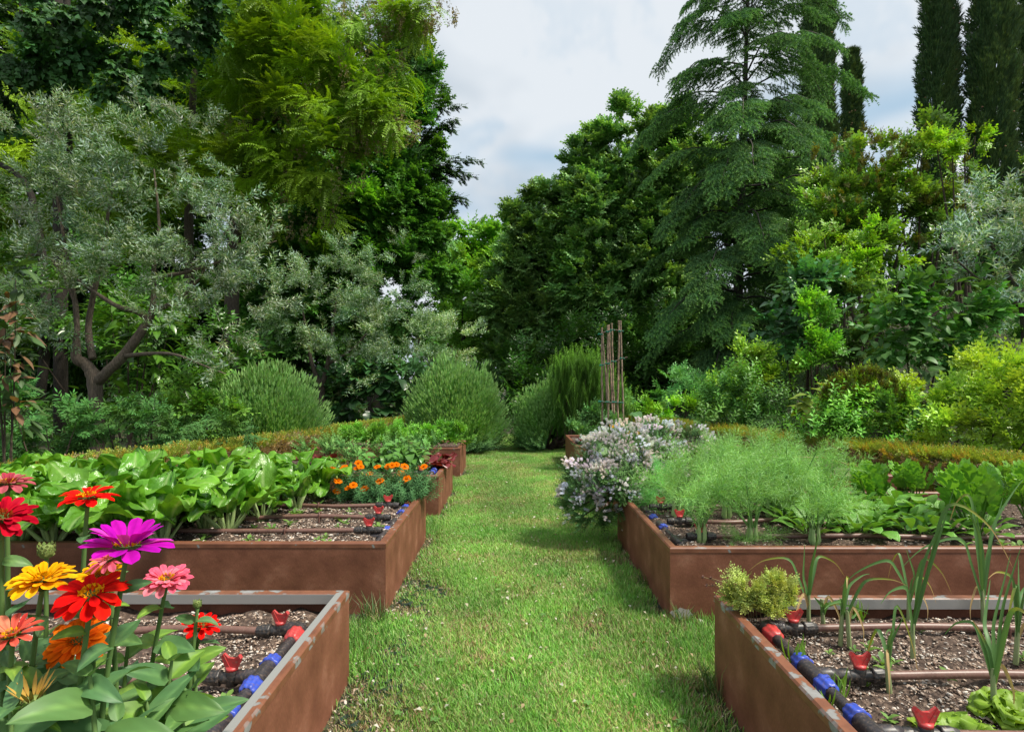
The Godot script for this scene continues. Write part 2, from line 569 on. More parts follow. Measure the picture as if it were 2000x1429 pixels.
func tuft(n: int, spread: float, w: float, cols: Array, lean: float, tipcol: Color, tip := 0.0) -> ArrayMesh:   # stalks that fan out from one point, 1 long
	var m := MB.new()
	for i in n:
		var a := rr(0, TAU)
		var d := Vector3(cos(a) * rr(0, spread), 1, sin(a) * rr(0, spread)).normalized()
		var o := Vector3(rr(-1, 1), 0, rr(-1, 1)) * 0.08
		var L := rr(0.6, 1.0)
		var s := d.cross(rdir()).normalized()
		var col: Color = vary(cols[rng.randi() % cols.size()], 0.22)
		var q := o + d * L * 0.5
		var e := o + (d + Vector3(cos(a), -0.3, sin(a)) * lean).normalized() * L
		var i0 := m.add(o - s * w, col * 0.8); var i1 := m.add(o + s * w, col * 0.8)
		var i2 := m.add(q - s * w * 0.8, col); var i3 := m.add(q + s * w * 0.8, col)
		var i4 := m.add(e, col)
		m.quad(i0, i2, i3, i1); m.tri(i2, i4, i3)
		if tip > 0:
			leaf4(m, e - d * tip * 0.5, d, s, tip, tip * 0.3, 0.2, 0, vary(tipcol, 0.2))
			leaf4(m, e - d * tip * 0.5, d, s.cross(d), tip, tip * 0.3, 0.2, 0, vary(tipcol, 0.2))
	return m.mesh()

func bottlebrush(n: int, L: float, w: float, ang: float, col: Color, tipc: Color, flower := Color(0, 0, 0, 0), nf := 0) -> ArrayMesh:   # stem clothed in narrow leaves (rosemary, thyme, herbs)
	var m := MB.new()
	var bend := Vector3(rr(-0.15, 0.15), 0, rr(-0.15, 0.15))
	var st := col * 0.7
	var a0 := m.add(Vector3(0.008, 0, 0), st); var b0 := m.add(Vector3(-0.008, 0, 0), st); var e0 := m.add(Vector3(0, 1, 0) + bend, st)
	m.tri(a0, e0, b0)
	for i in n:
		var t := (i + 0.3) / n
		var p := Vector3(0, t, 0) + bend * t * t
		var a := i * 2.4
		var d := Vector3(cos(a) * ang, 1.0 - ang * 0.55, sin(a) * ang).normalized()
		leaf4(m, p, d, Vector3.UP + d * 0.1, L * (1.1 - 0.5 * t), w, 0.15, 0.1, vary(col.lerp(tipc, t * t), 0.2))
	for i in nf:
		var t := 0.72 + 0.33 * i / nf
		var a := i * 2.4
		var p := Vector3(0, t, 0) + bend * t + Vector3(cos(a), 0.3, sin(a)) * 0.05
		var c := vary(flower, 0.15)
		for j in 2:
			leaf4(m, p, (Vector3(cos(a), 0.4, sin(a)) + rdir() * 0.7).normalized(), rdir(), 0.075, 0.06, 0.2, 0.1, c)
	return m.mesh()

func grass_patch(n: int, size: float, h: float, w: float, cols: Array, flatness: float) -> ArrayMesh:
	var m := MB.new()
	for i in n:
		var o := Vector3(rr(-0.5, 0.5) * size, 0, rr(-0.5, 0.5) * size)
		var a := rr(0, TAU)
		var out := Vector3(cos(a), 0, sin(a))
		var d := (Vector3.UP + out * rr(0.1, 0.9) * flatness).normalized()
		var s := Vector3(-sin(a), 0, cos(a)).rotated(Vector3.UP, rr(-0.8, 0.8))
		var L := h * rr(0.5, 1.15)
		var col: Color = vary(cols[rng.randi() % cols.size()], 0.25)
		var q := o + d * L * 0.55
		var e := q + (d + out * rr(0.1, 0.8) * flatness - Vector3.UP * 0.1).normalized() * L * 0.5
		var ww := w * rr(0.6, 1.2)
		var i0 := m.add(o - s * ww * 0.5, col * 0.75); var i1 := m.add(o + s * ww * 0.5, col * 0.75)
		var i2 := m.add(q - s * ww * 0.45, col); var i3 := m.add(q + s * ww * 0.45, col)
		var i4 := m.add(e, col)
		m.quad(i0, i2, i3, i1); m.tri(i2, i4, i3)
	return m.mesh()

func pebble(seed_: int, cols: Array) -> ArrayMesh:
	var m := MB.new()
	var g := RandomNumberGenerator.new()
	g.seed = seed_
	var col: Color = cols[seed_ % cols.size()]
	var sc := Vector3(g.randf_range(0.8, 1.5), g.randf_range(0.3, 0.75), g.randf_range(0.6, 1.0))
	var rows := []
	for i in 5:
		var row := []
		for k in 6:
			var e := PI * (i / 4.0 - 0.5); var a := TAU * (k + 0.5 * (i % 2)) / 6
			var r := g.randf_range(0.65, 1.25) if i > 0 and i < 4 else 0.9
			var p := Vector3(cos(e) * cos(a), sin(e), cos(e) * sin(a)) * sc * r * 0.5
			row.append(m.add(p, col * g.randf_range(0.85, 1.1)))
		rows.append(row)
	for i in 4:
		for k in 6:
			m.quad(rows[i][k], rows[i][(k + 1) % 6], rows[i + 1][(k + 1) % 6], rows[i + 1][k])
	return m.mesh()

func make_meshes() -> void:
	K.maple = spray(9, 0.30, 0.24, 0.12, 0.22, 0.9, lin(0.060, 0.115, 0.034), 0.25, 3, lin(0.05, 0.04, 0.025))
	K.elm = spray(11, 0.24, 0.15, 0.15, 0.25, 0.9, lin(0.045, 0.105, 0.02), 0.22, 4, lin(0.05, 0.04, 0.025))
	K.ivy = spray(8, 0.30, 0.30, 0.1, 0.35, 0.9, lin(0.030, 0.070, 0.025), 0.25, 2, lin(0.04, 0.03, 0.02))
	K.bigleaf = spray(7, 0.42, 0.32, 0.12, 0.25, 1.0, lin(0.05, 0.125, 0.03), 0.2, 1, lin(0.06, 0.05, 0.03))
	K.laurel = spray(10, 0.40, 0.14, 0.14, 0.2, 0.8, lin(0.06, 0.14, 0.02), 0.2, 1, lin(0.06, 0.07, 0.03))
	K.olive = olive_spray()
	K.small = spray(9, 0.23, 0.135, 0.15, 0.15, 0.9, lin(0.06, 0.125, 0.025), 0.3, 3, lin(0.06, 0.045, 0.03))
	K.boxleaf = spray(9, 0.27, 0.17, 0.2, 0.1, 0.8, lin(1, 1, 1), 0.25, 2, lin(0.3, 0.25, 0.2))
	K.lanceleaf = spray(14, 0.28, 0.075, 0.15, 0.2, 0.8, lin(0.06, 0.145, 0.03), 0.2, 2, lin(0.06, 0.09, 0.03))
	K.locust = frond_spray()
	K.raceme = raceme()
	K.cedar = needle_spray()
	K.plume = plume()
	K.lavender = tuft(18, 0.26, 0.012, [lin(0.15, 0.38, 0.07), lin(0.125, 0.32, 0.08), lin(0.21, 0.46, 0.08)], 0.1, lin(0.30, 0.52, 0.18), 0.12)
	K.lavleaf = bottlebrush(22, 0.22, 0.035, 0.7, lin(0.12, 0.24, 0.09), lin(0.20, 0.38, 0.10))
	K.rosemary = bottlebrush(46, 0.13, 0.024, 0.75, lin(0.08, 0.19, 0.045), lin(0.17, 0.40, 0.06))
	K.thymeleaf = bottlebrush(22, 0.17, 0.075, 0.8, lin(0.045, 0.085, 0.035), lin(0.07, 0.12, 0.05))
	K.thymebloom = bottlebrush(12, 0.10, 0.045, 0.8, lin(0.05, 0.09, 0.04), lin(0.08, 0.12, 0.06), lin(0.36, 0.335, 0.44), 40)
	K.herb = bottlebrush(15, 0.28, 0.08, 0.9, lin(0.07, 0.16, 0.035), lin(0.12, 0.25, 0.04))
	var pc := [lin(0.52, 0.42, 0.34), lin(0.40, 0.29, 0.21), lin(0.64, 0.58, 0.51), lin(0.20, 0.13, 0.095), lin(0.46, 0.35, 0.27), lin(0.05, 0.034, 0.026)]
	for i in 6:
		K["pebble%d" % i] = pebble(i, pc)

func olive_spray() -> ArrayMesh:
	var m := MB.new()
	var st := lin(0.16, 0.15, 0.11)
	for tw in 3:
		var ang := 0.0 if tw == 0 else rr(-0.7, 0.7)
		var o := Vector3(0, 0 if tw == 0 else rr(0.1, 0.45), 0)
		var d := Vector3(sin(ang), cos(ang), rr(-0.3, 0.3)).normalized()
		var len := 1.0 if tw == 0 else 0.55
		var s := d.cross(Vector3(0, 0, 1)).normalized()
		var u := s.cross(d)
		var a := m.add(o + s * 0.007, st); var b := m.add(o - s * 0.007, st); var e := m.add(o + d * len, st)
		m.tri(a, e, b)
		var k := 11 if tw == 0 else 7
		for i in k:
			var t := (i + 0.7) / k
			var p := o + d * len * t
			var ax := s if i % 2 == 0 else u
			for w in [-1.0, 1.0]:
				var silver := rng.randf() < 0.42
				var col := vary(lin(0.26, 0.32, 0.25) if silver else lin(0.08, 0.15, 0.055), 0.22)
				leaf4(m, p, (d * rr(0.5, 1.1) + ax * w).normalized(), rdir(), rr(0.15, 0.22), 0.042, 0.15, 0.05, col)
		leaf4(m, o + d * len * 0.97, d, rdir(), 0.18, 0.04, 0.1, 0, lin(0.13, 0.19, 0.08))
	return m.mesh()

func build_ground() -> void:
	var m := MB.new()
	var ax := []
	for i in range(-44, 45):
		var t := i / 44.0
		ax.append(signf(t) * (absf(t) * 14.0 + pow(absf(t), 5) * 400.0))
	var n := ax.size()
	for j in n:
		for i in n:
			var x: float = ax[i]; var z: float = ax[j] - 6.0
			var far := smoothstep(30.0, 60.0, Vector2(x, z).length())
			m.add(Vector3(x, terrain(x, z) * (1 - far) - 0.0, z), Color.WHITE)
	for j in n - 1:
		for i in n - 1:
			m.quad(j * n + i, j * n + i + 1, (j + 1) * n + i + 1, (j + 1) * n + i)
	structure("ground", m.mesh(), M.ground)

func ring_bar(x0: float, x1: float, z0: float, z1: float, side: int, prof: Array) -> ArrayMesh:
	# one side of a rectangular frame, mitred at its ends; prof: Vector2(inset, height), a closed loop
	var cs := [Vector3(x0, 0, z0), Vector3(x1, 0, z0), Vector3(x1, 0, z1), Vector3(x0, 0, z1)]
	var inw := [Vector3(1, 0, 1), Vector3(-1, 0, 1), Vector3(-1, 0, -1), Vector3(1, 0, -1)]
	var m := MB.new()
	var k := prof.size()
	var a: Vector3 = cs[side]; var b: Vector3 = cs[(side + 1) % 4]
	var ia: Vector3 = inw[side]; var ib: Vector3 = inw[(side + 1) % 4]
	var steps := 8
	for i in k:                                            # own corners for every strip: crisp folds
		var p: Vector2 = prof[i]; var q: Vector2 = prof[(i + 1) % k]
		for s in steps:
			var t0 := float(s) / steps; var t1 := float(s + 1) / steps
			var r := []
			for w in [[p, t0], [q, t0], [q, t1], [p, t1]]:
				var u: Vector2 = w[0]
				var pa := a + ia * u.x; var pb := b + ib * u.x
				var pt := pa.lerp(pb, w[1]); pt.y = u.y
				r.append(m.add(pt, Color.WHITE))
			m.quad(r[0], r[1], r[2], r[3])
	return m.mesh()

func bed(label: String, x0: float, x1: float, zn: float, zf: float, soil_y: float, rim: Material, back_bare: bool, base := 0.0) -> void:
	# x0 < x1; zn the near edge, zf the far edge as distances
	var o := thing("raised_bed", label, "raised bed", Vector3((x0 + x1) / 2, base, -(zn + zf) / 2), 0.0, "rusty raised beds along the path")
	var hx := (x1 - x0) / 2; var hz := (zf - zn) / 2
	var rimp := [Vector2(-0.0015, TOP - 0.017), Vector2(-0.0015, TOP - 0.004), Vector2(0.0025, TOP), Vector2(0.0225, TOP), Vector2(0.0265, TOP - 0.004), Vector2(0.0265, TOP - 0.019), Vector2(0.0235, TOP - 0.019), Vector2(0.0235, TOP - 0.01), Vector2(0.006, TOP - 0.01), Vector2(0.006, TOP - 0.017)]
	var wall := [Vector2(0.0, -0.06), Vector2(0.0, TOP - 0.0175), Vector2(0.004, TOP - 0.0175), Vector2(0.004, -0.06)]
	for s in 4:
		part("side_panel", ring_bar(-hx, hx, -hz, hz, s, wall), M.rust, o)
		part("rim", ring_bar(-hx, hx, -hz, hz, s, rimp), M.rim_bare if back_bare and s != 2 else rim, o)
		if back_bare and s == 0:                               # the bare folded lip that shows on the inside of the far wall
			var lip := [Vector2(0.027, TOP - 0.026), Vector2(0.027, TOP - 0.002), Vector2(0.0285, TOP - 0.002), Vector2(0.0285, TOP - 0.026)]
			part("inner_lip", ring_bar(-hx, hx, -hz, hz, s, lip), M.zinc, o)
		if back_bare and s == 1 and x1 < 0:                    # worn bright along the inner half of the path side
			var strip := [Vector2(0.011, TOP - 0.003), Vector2(0.011, TOP + 0.0012), Vector2(0.0262, TOP + 0.0012), Vector2(0.0285, TOP - 0.001), Vector2(0.0285, TOP - 0.024), Vector2(0.0268, TOP - 0.024)]
			part("steel_strip", ring_bar(-hx, hx, -hz, hz, s, strip), M.zinc, o)
	var m := MB.new()
	var nx := int((x1 - x0) / 0.03); var nz := int((zf - zn) / 0.03)
	for j in nz + 1:
		for i in nx + 1:
			var x := lerpf(-hx + 0.0045, hx - 0.0045, float(i) / nx); var z := lerpf(-hz + 0.0045, hz - 0.0045, float(j) / nz)
			var wx := x + (x0 + x1) / 2; var wz := z - (zn + zf) / 2
			m.add(Vector3(wx, soil_y + soil_bump(wx, wz), wz), Color.WHITE)
	for j in nz:
		for i in nx:
			m.quad(j * (nx + 1) + i, j * (nx + 1) + i + 1, (j + 1) * (nx + 1) + i + 1, (j + 1) * (nx + 1) + i)
	structure("soil", m.mesh(), M.soil)

func soil_bump(x: float, z: float) -> float:
	return noise.get_noise_2d(x * 160, z * 160) * 0.022 + noise.get_noise_2d(x * 500 + 70, z * 500) * 0.006

func gravel(x0: float, x1: float, zn: float, zf: float, y: float, count: int, lo: float, hi: float, bump := true, key := "") -> void:
	var root := Node3D.new()
	root.name = numbered("gravel_mulch"); add_child(root)
	root.set_meta("kind", "stuff"); root.set_meta("label", "pale crushed stone mulch scattered on dark soil")
	var xs := []; var cs := []
	for k in 6:
		xs.append([]); cs.append([])
	for i in count:
		var x := rr(x0, x1); var z := -rr(zn, zf)
		if noise.get_noise_2d(x * 90 + 40, z * 90) < rr(-0.7, 0.05):
			continue
		var s := lerpf(lo, hi, pow(rng.randf(), 2.6))
		var k := rng.randi() % 6
		var b := Basis.from_euler(Vector3(rr(-0.5, 0.5), rr(0, TAU), rr(-0.5, 0.5))).scaled_local(Vector3(s, s, s))
		xs[k].append(Transform3D(b, Vector3(x, y + (soil_bump(x, z) if bump else 0.0) + s * 0.15, z)))
		var g := rr(0.7, 1.15)
		cs[k].append(Color(g, g, g))
	for k in 6:
		if xs[k].size():
			multi("pebble_layer", K["pebble%d" % k], M.plain, root, xs[k], cs[k])

func build_beds() -> void:
	var L := -0.425; var R := 0.517
	bed("nearest left rusty steel bed with bare grey rim, planted with zinnias", -2.6, L, 0.42, 1.575, 0.188, M.rim_bare, true)
	bed("second left rusty steel bed holding chard and orange marigolds", -2.5, L, 2.03, 2.977, 0.216, M.rim_rust, false)
	bed("third left rusty steel bed holding basil and red lettuce", -2.0, L + 0.005, 3.45, 4.27, 0.216, M.rim_rust, false)
	bed("farthest left rusty steel bed filled with leafy parsley", -1.6, L + 0.01, 4.84, 5.43, 0.216, M.rim_rust, false)
	bed("nearest right rusty steel bed with chipped rim and garlic plants", R, 2.6, 0.55, 1.54, 0.188, M.rim_bare, true)
	bed("second right rusty steel bed holding fennel, spinach and celery", R, 3.0, 1.973, 2.96, 0.216, M.rim_rust, false)
	bed("third right rusty steel bed behind the flowering thyme bush", R + 0.005, 2.2, 3.45, 4.3, 0.216, M.rim_rust, false)
	bed("farthest right rusty steel bed under the bamboo cane trellis", R + 0.01, 1.9, 4.99, 5.95, 0.216, M.rim_rust, false)
	gravel(-1.5, L - 0.03, 0.75, 1.53, 0.188, 42000, 0.0024, 0.0092)
	gravel(-1.35, L - 0.03, 2.06, 2.95, 0.216, 15000, 0.004, 0.012)
	gravel(R + 0.03, 2.0, 0.85, 1.50, 0.188, 46000, 0.0024, 0.0092)
	gravel(R + 0.03, 2.6, 2.0, 2.9, 0.216, 9000, 0.004, 0.012)

# ---------- trees ----------
func crown(o: Node3D, called: String, key: String, mat: Material, lobes: Array, cover: float, size: float, tint: Color, opt := {}) -> void:
	tint = Color(tint.r * 2.25, tint.g * 2.35, tint.b * 2.2)
	cover *= 1.25
	var upw: float = opt.get("up", 0.35)
	var outw: float = opt.get("out", 0.8)
	var clump: float = opt.get("clump", 0.30)
	var per: float = opt.get("per", 16.0)
	var inner: float = opt.get("inner", 0.5)
	var hueless: float = opt.get("var", 0.22)
	var jit: float = opt.get("jit", 0.6)
	var xs := []; var cs := []
	for lb in lobes:
		var Z: float = lb[4]
		var c := P(lb[0], lb[1], Z) - o.position
		var r := Vector3(lb[2] * Z / F, lb[3] * Z / F, (lb[2] + lb[3]) * 0.5 * Z / F * opt.get("deep", 0.8))
		var foot := pow(size * F / Z, 2) * 0.45
		var n := int(cover * PI * lb[2] * lb[3] / foot)
		var nc := maxi(5, int(n / per))
		for k in nc:
			var u := rdir()
			if u.z < -0.2 and rng.randf() < 0.55:
				u.z = -u.z
			var rad := lerpf(inner, 1.0, sqrt(rng.randf()))
			var cc := c + u * rad * r
			var b := rr(1 - hueless * 1.3, 1 + hueless * 1.3)
			var tc := Color(tint.r * b * rr(0.9, 1.12), tint.g * b, tint.b * b * rr(0.85, 1.1))
			var cr := clump * (r.x + r.y + r.z) / 3.0 * rr(0.6, 1.2)
			var cd := (u * outw + Vector3.UP * upw + rdir() * 0.35).normalized()
			for i in maxi(2, int(n / float(nc))):
				var v := rdir() * pow(rng.randf(), 0.45)
				var p := cc + Vector3(v.x * cr, v.y * cr * 0.75, v.z * cr)
				var d := (cd + v * 0.5 + rdir() * jit).normalized()
				var z := (Vector3.UP * 1.0 + u * 0.35 + Vector3(0, 0, 0.25) + rdir() * 0.5).normalized()
				xs.append(xf(p, d, z, size * rr(0.7, 1.25)))
				cs.append(tc * rr(0.88, 1.12))
	multi(called, K[key], mat, o, xs, cs)

func limbs(o: Node3D, called: String, paths: Array, col: Color, rough := 0.05) -> void:   # each path: [[px, py, Z, radius] ...], one mesh per trunk or branch
	for pt in paths:
		var pts := []; var rad := []
		for w in pt:
			pts.append(P(w[0], w[1], w[2]) - o.position); rad.append(w[3])
		var steps: int = (pts.size() - 1) * 4
		var sp := spline(pts, steps)
		var rs := []
		for i in steps + 1:
			var f := float(i) / steps * (rad.size() - 1)
			var k := mini(int(f), rad.size() - 2)
			rs.append(lerpf(rad[k], rad[k + 1], f - k))
		var m := MB.new()
		tube(m, sp, rs, 9, col, rough)
		part(called if pt == paths[0] else "branch", m.mesh(), M.bark, o)

func base_of(px: float, Z: float) -> Vector3:
	var p := P(px, HZ, Z)
	p.y = terrain(p.x, p.z)
	return p

func rowpx(px: float, Z: float) -> float:                  # row at which the ground lies under a column at that distance
	return HZ + (EYE - base_of(px, Z).y) * F / Z

func tree(called: String, label: String, cat: String, px: float, Z: float, group := "") -> Node3D:
	return thing(called, label, cat, base_of(px, Z), 0.0, group)

func build_trees() -> void:
	var bark := lin(0.10, 0.08, 0.06); var dark := lin(0.045, 0.036, 0.03)
	# the far wall of trees
	var belt := [[-180, 420, 190, 330, 17.0], [120, 470, 190, 300, 18.0], [420, 470, 170, 300, 18.5], [650, 540, 130, 260, 19.0], [1440, 570, 180, 200, 17.0], [1690, 600, 170, 130, 17.5], [1930, 620, 150, 130, 17.0], [2200, 480, 180, 280, 17.0], [1080, 575, 110, 180, 18.5], [1240, 510, 120, 230, 18.5]]
	var bl := ["dark broadleaf tree beyond the leftmost olive, cut by the picture edge", "dark broadleaf tree deep in shade behind the large olive", "dark broadleaf tree behind the leaning locust trunk", "dark broadleaf tree behind the second olive", "dark broadleaf tree behind the cedar", "dark broadleaf tree behind the orange tipped shrubs", "dark broadleaf tree between the pair of cypresses and the grey olive", "dark broadleaf tree beyond the bank at the right edge", "broadleaf tree filling the gaps behind the lowest maple", "broadleaf tree filling the gaps behind the middle maple"]
	for i in belt.size():
		var b: Array = belt[i]
		var t := tree("broadleaf_tree", bl[i], "tree", b[0], b[4], "broadleaf trees closing the far side of the garden")
		limbs(t, "trunk", [[[b[0], rowpx(b[0], b[4]), b[4], 0.16], [b[0] + 8, 640, b[4], 0.12], [b[0] - 6, b[1] - 100, b[4], 0.04]]], dark)
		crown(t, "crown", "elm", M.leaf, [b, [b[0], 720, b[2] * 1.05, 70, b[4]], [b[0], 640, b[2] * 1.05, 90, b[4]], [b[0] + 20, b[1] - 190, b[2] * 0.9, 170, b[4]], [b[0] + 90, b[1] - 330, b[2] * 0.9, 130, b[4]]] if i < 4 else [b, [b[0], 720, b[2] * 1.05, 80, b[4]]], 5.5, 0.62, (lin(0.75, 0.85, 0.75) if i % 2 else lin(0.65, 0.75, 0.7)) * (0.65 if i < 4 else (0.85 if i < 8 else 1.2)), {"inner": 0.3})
	# centre, far and pale
	var t := tree("pale_tree", "pale yellowish green tree in the gap at the end of the path", "tree", 930, 21.0)
	limbs(t, "trunk", [[[935, rowpx(935, 21), 21.0, 0.15], [930, 600, 21.0, 0.1], [930, 470, 21.0, 0.03]]], dark)
	crown(t, "crown", "elm", M.leaf, [[930, 590, 95, 110, 21.0], [885, 500, 55, 55, 21.0], [955, 495, 55, 45, 21.0], [905, 470, 35, 25, 21.0], [980, 560, 60, 70, 21.0], [925, 700, 110, 60, 21.0]], 5.5, 0.6, lin(1.9, 1.75, 1.2), {"inner": 0.4})
	t = tree("round_shrub_tree", "round clipped looking tree in front of the pale tree", "tree", 905, 17.0)
	limbs(t, "trunk", [[[905, rowpx(905, 17), 17.0, 0.1], [905, 600, 17.0, 0.05]]], dark)
	crown(t, "crown", "small", M.leaf, [[915, 545, 60, 60, 17.0], [870, 610, 60, 70, 17.0], [940, 640, 70, 70, 17.0]], 5, 0.5, lin(1.5, 1.55, 1.1))
	# left: elm with arching shoots
	t = tree("elm_tree", "tall dark green elm with arching shoots against the sky", "tree", 730, 12.0)
	limbs(t, "trunk", [[[735, rowpx(735, 12), 12.0, 0.16], [725, 600, 12.0, 0.13], [745, 350, 12.0, 0.07], [770, 150, 12.0, 0.02]], [[728, 560, 12.0, 0.06], [800, 430, 12.0, 0.03], [885, 325, 12.0, 0.008]], [[735, 480, 12.0, 0.05], [800, 320, 12.0, 0.025], [865, 215, 12.0, 0.008]]], dark)
	crown(t, "crown", "elm", M.leaf, [[720, 400, 120, 140, 12.3], [800, 300, 50, 110, 12.0], [790, 420, 65, 120, 12.0], [640, 470, 110, 110, 12.3], [760, 560, 95, 110, 12.0], [840, 500, 45, 100, 12.2], [800, 180, 38, 90, 12.2], [650, 600, 100, 100, 12.3], [560, 560, 90, 130, 12.5], [860, 440, 30, 50, 12.0]], 6.0, 0.34, lin(0.88, 1.0, 0.85), {"inner": 0.45, "clump": 0.26})
	var arch := [[820, 350, 930, 322], [830, 370, 915, 345], [800, 250, 892, 215], [810, 270, 880, 262], [790, 170, 850, 132], [790, 120, 830, 60], [815, 300, 885, 240], [840, 420, 905, 400], [780, 90, 815, 20], [830, 330, 900, 360]]
	var xs := []; var cs := []
	for a in arch:
		for i in 22:
			var s := i / 21.0
			var px := lerpf(a[0], a[2], s); var py := lerpf(a[1], a[3], s) - 26 * sin(PI * s * 0.75) + 12 * s * s
			var p := P(px, py, 12.0) - t.position + rdir() * 0.05
			var d := (Vector3(a[2] - a[0], -(a[3] - a[1]) * (1 - s), 0).normalized() + Vector3(0, -0.5 * s, 0) + rdir() * 0.5).normalized()
			xs.append(xf(p, d, Vector3(0, 1, 0.3) + rdir() * 0.3, 0.27 * (1.1 - 0.4 * s))); cs.append(lin(0.8, 0.95, 0.8) * rr(0.8, 1.2))
	multi("shoot", K.elm, M.leaf, t, xs, cs)
	crown(t, "young_leaves", "elm", M.leaf, [[700, 330, 60, 40, 11.6], [690, 420, 80, 50, 11.5], [640, 410, 70, 60, 11.5], [600, 480, 60, 50, 11.6]], 2.5, 0.30, lin(1.9, 1.75, 0.9), {"inner": 0.6})
	# left: locust
	t = tree("locust_tree", "tall locust tree with bright feathery leaves and faded flower clusters", "tree", 450, 10.0)
	limbs(t, "trunk", [[[452, rowpx(452, 10), 10.0, 0.13], [455, 500, 10.0, 0.11], [480, 300, 10.0, 0.09], [520, 130, 10.0, 0.07], [545, -120, 10.0, 0.05]], [[372, 620, 10.5, 0.09], [368, 380, 10.5, 0.07], [380, 120, 10.5, 0.05]], [[480, 300, 10.0, 0.04], [600, 180, 9.7, 0.025], [800, 90, 9.4, 0.01]], [[500, 200, 10.0, 0.04], [640, 130, 9.6, 0.02], [760, 210, 9.3, 0.01]], [[470, 360, 10.0, 0.04], [560, 280, 9.6, 0.02], [700, 300, 9.3, 0.01]], [[380, 250, 10.5, 0.035], [250, 160, 10.2, 0.02], [100, 120, 10.0, 0.01]]], bark)
	var lob := [[470, 70, 130, 85, 9.8], [590, 130, 140, 60, 9.6], [660, 200, 120, 55, 9.4], [740, 240, 80, 42, 9.3], [560, 250, 130, 55, 9.5], [640, 320, 100, 48, 9.4], [470, 340, 90, 70, 9.8], [700, 30, 90, 50, 9.6], [790, 20, 60, 40, 9.5], [560, 20, 140, 60, 9.8], [720, 120, 80, 50, 9.4], [350, 180, 120, 100, 10.4], [200, 330, 190, 110, 10.6], [60, 400, 130, 120, 10.8], [90, 170, 120, 100, 10.8], [580, 400, 80, 50, 9.7], [850, 20, 40, 25, 9.4]]
	crown(t, "crown", "locust", M.leaf, lob, 7.0, 0.38, lin(1.0, 0.82, 0.62), {"up": -0.15, "out": 0.7, "inner": 0.35, "clump": 0.34, "var": 0.26})
	xs = []; cs = []
	for i in 420:
		var lb: Array = lob[[2, 3, 5, 7, 8, 10, 4, 15, 16, 3, 7][rng.randi() % 11]]
		var v := rdir()
		var p := P(lb[0] + v.x * lb[2], lb[1] + v.y * lb[3], lb[4] - absf(v.z) * 0.5) - t.position
		xs.append(xf(p, Vector3(rr(-0.2, 0.2), -1, rr(-0.2, 0.2)), Vector3(0, 0, 1), rr(0.14, 0.24)))
		cs.append(Color(1, 1, 1) * rr(0.7, 1.15))
	multi("flower_cluster", K.raceme, M.matte, t, xs, cs)
	# left: ivy hung trees at the top left corner
	t = tree("ivy_hung_tree", "dark tree hung with heart shaped leaves at the top left corner", "tree", 118, 8.0)
	limbs(t, "trunk", [[[118, rowpx(118, 8), 8.0, 0.085], [116, 400, 8.0, 0.08], [112, 100, 8.0, 0.07], [108, -120, 8.0, 0.06]], [[136, 500, 8.3, 0.05], [132, 200, 8.3, 0.045], [128, -100, 8.3, 0.04]], [[75, 800, 7.6, 0.06], [90, 600, 7.6, 0.055], [60, 380, 7.6, 0.04], [0, 320, 7.6, 0.03]], [[60, 130, 8, 0.02], [40, 40, 8, 0.02], [45, -80, 8, 0.02]]], dark)
	crown(t, "crown", "ivy", M.leaf, [[30, 60, 120, 100, 7.8], [180, 50, 130, 80, 7.8], [330, 40, 110, 60, 7.9], [440, 10, 60, 40, 8.0], [230, 140, 60, 70, 7.7], [150, 150, 60, 90, 7.8], [-20, 150, 80, 90, 7.8], [300, 110, 70, 50, 7.9]], 5.0, 0.28, lin(0.8, 0.9, 0.75), {"up": -0.45, "inner": 0.3, "clump": 0.28})
	# right: the row of maples
	var maples := [
		["maple_tree", "lowest maple of the row at the right, nearest the gap in the trees", 1060, 16.0, [[1050, 480, 70, 90, 16.0], [1010, 420, 28, 55, 16.0], [1060, 385, 35, 60, 16.0], [1000, 560, 60, 80, 16.0], [1090, 590, 110, 100, 16.0], [1020, 660, 70, 70, 16.0], [1110, 690, 100, 60, 16.0], [1000, 500, 35, 40, 16.0]], lin(1.3, 1.25, 1.2)],
		["maple_tree", "middle maple of the row at the right with an airy pointed top", 1180, 15.5, [[1150, 400, 80, 110, 15.5], [1200, 290, 55, 80, 15.5], [1222, 215, 22, 50, 15.5], [1130, 315, 28, 60, 15.5], [1180, 520, 110, 110, 15.4], [1200, 640, 110, 90, 15.4], [1250, 420, 70, 120, 15.5], [1165, 250, 24, 30, 15.5]], lin(1.25, 1.3, 1.2)],
		["maple_tree", "tallest maple of the row, half hidden behind the cedar", 1310, 15.0, [[1290, 280, 45, 70, 15.2], [1320, 360, 80, 100, 15.2], [1300, 245, 35, 45, 15.2], [1340, 250, 55, 75, 15.2], [1300, 480, 80, 120, 15.2], [1310, 620, 80, 110, 15.2], [1390, 340, 60, 90, 15.4], [1530, 300, 50, 80, 15.4], [1490, 400, 70, 120, 15.4]], lin(1.25, 1.25, 1.1)]]
	for a in maples:
		t = tree(a[0], a[1], "tree", a[2], a[3], "maples along the right of the path")
		var px: float = a[2]; var Z: float = a[3]; var top: float = a[4][1][1]
		limbs(t, "trunk", [[[px, rowpx(px, Z), Z, 0.14], [px + 6, 620, Z, 0.11], [px - 8, 450, Z, 0.06], [px + 10, top, Z, 0.015]], [[px, 600, Z, 0.05], [px - 50, 480, Z, 0.03], [px - 70, 400, Z, 0.01]], [[px, 560, Z, 0.05], [px + 50, 440, Z, 0.03], [px + 60, 330, Z, 0.01]]], dark)
		for lb in a[4]:
			lb[1] += 20; lb[2] *= 0.95; lb[3] *= 0.92
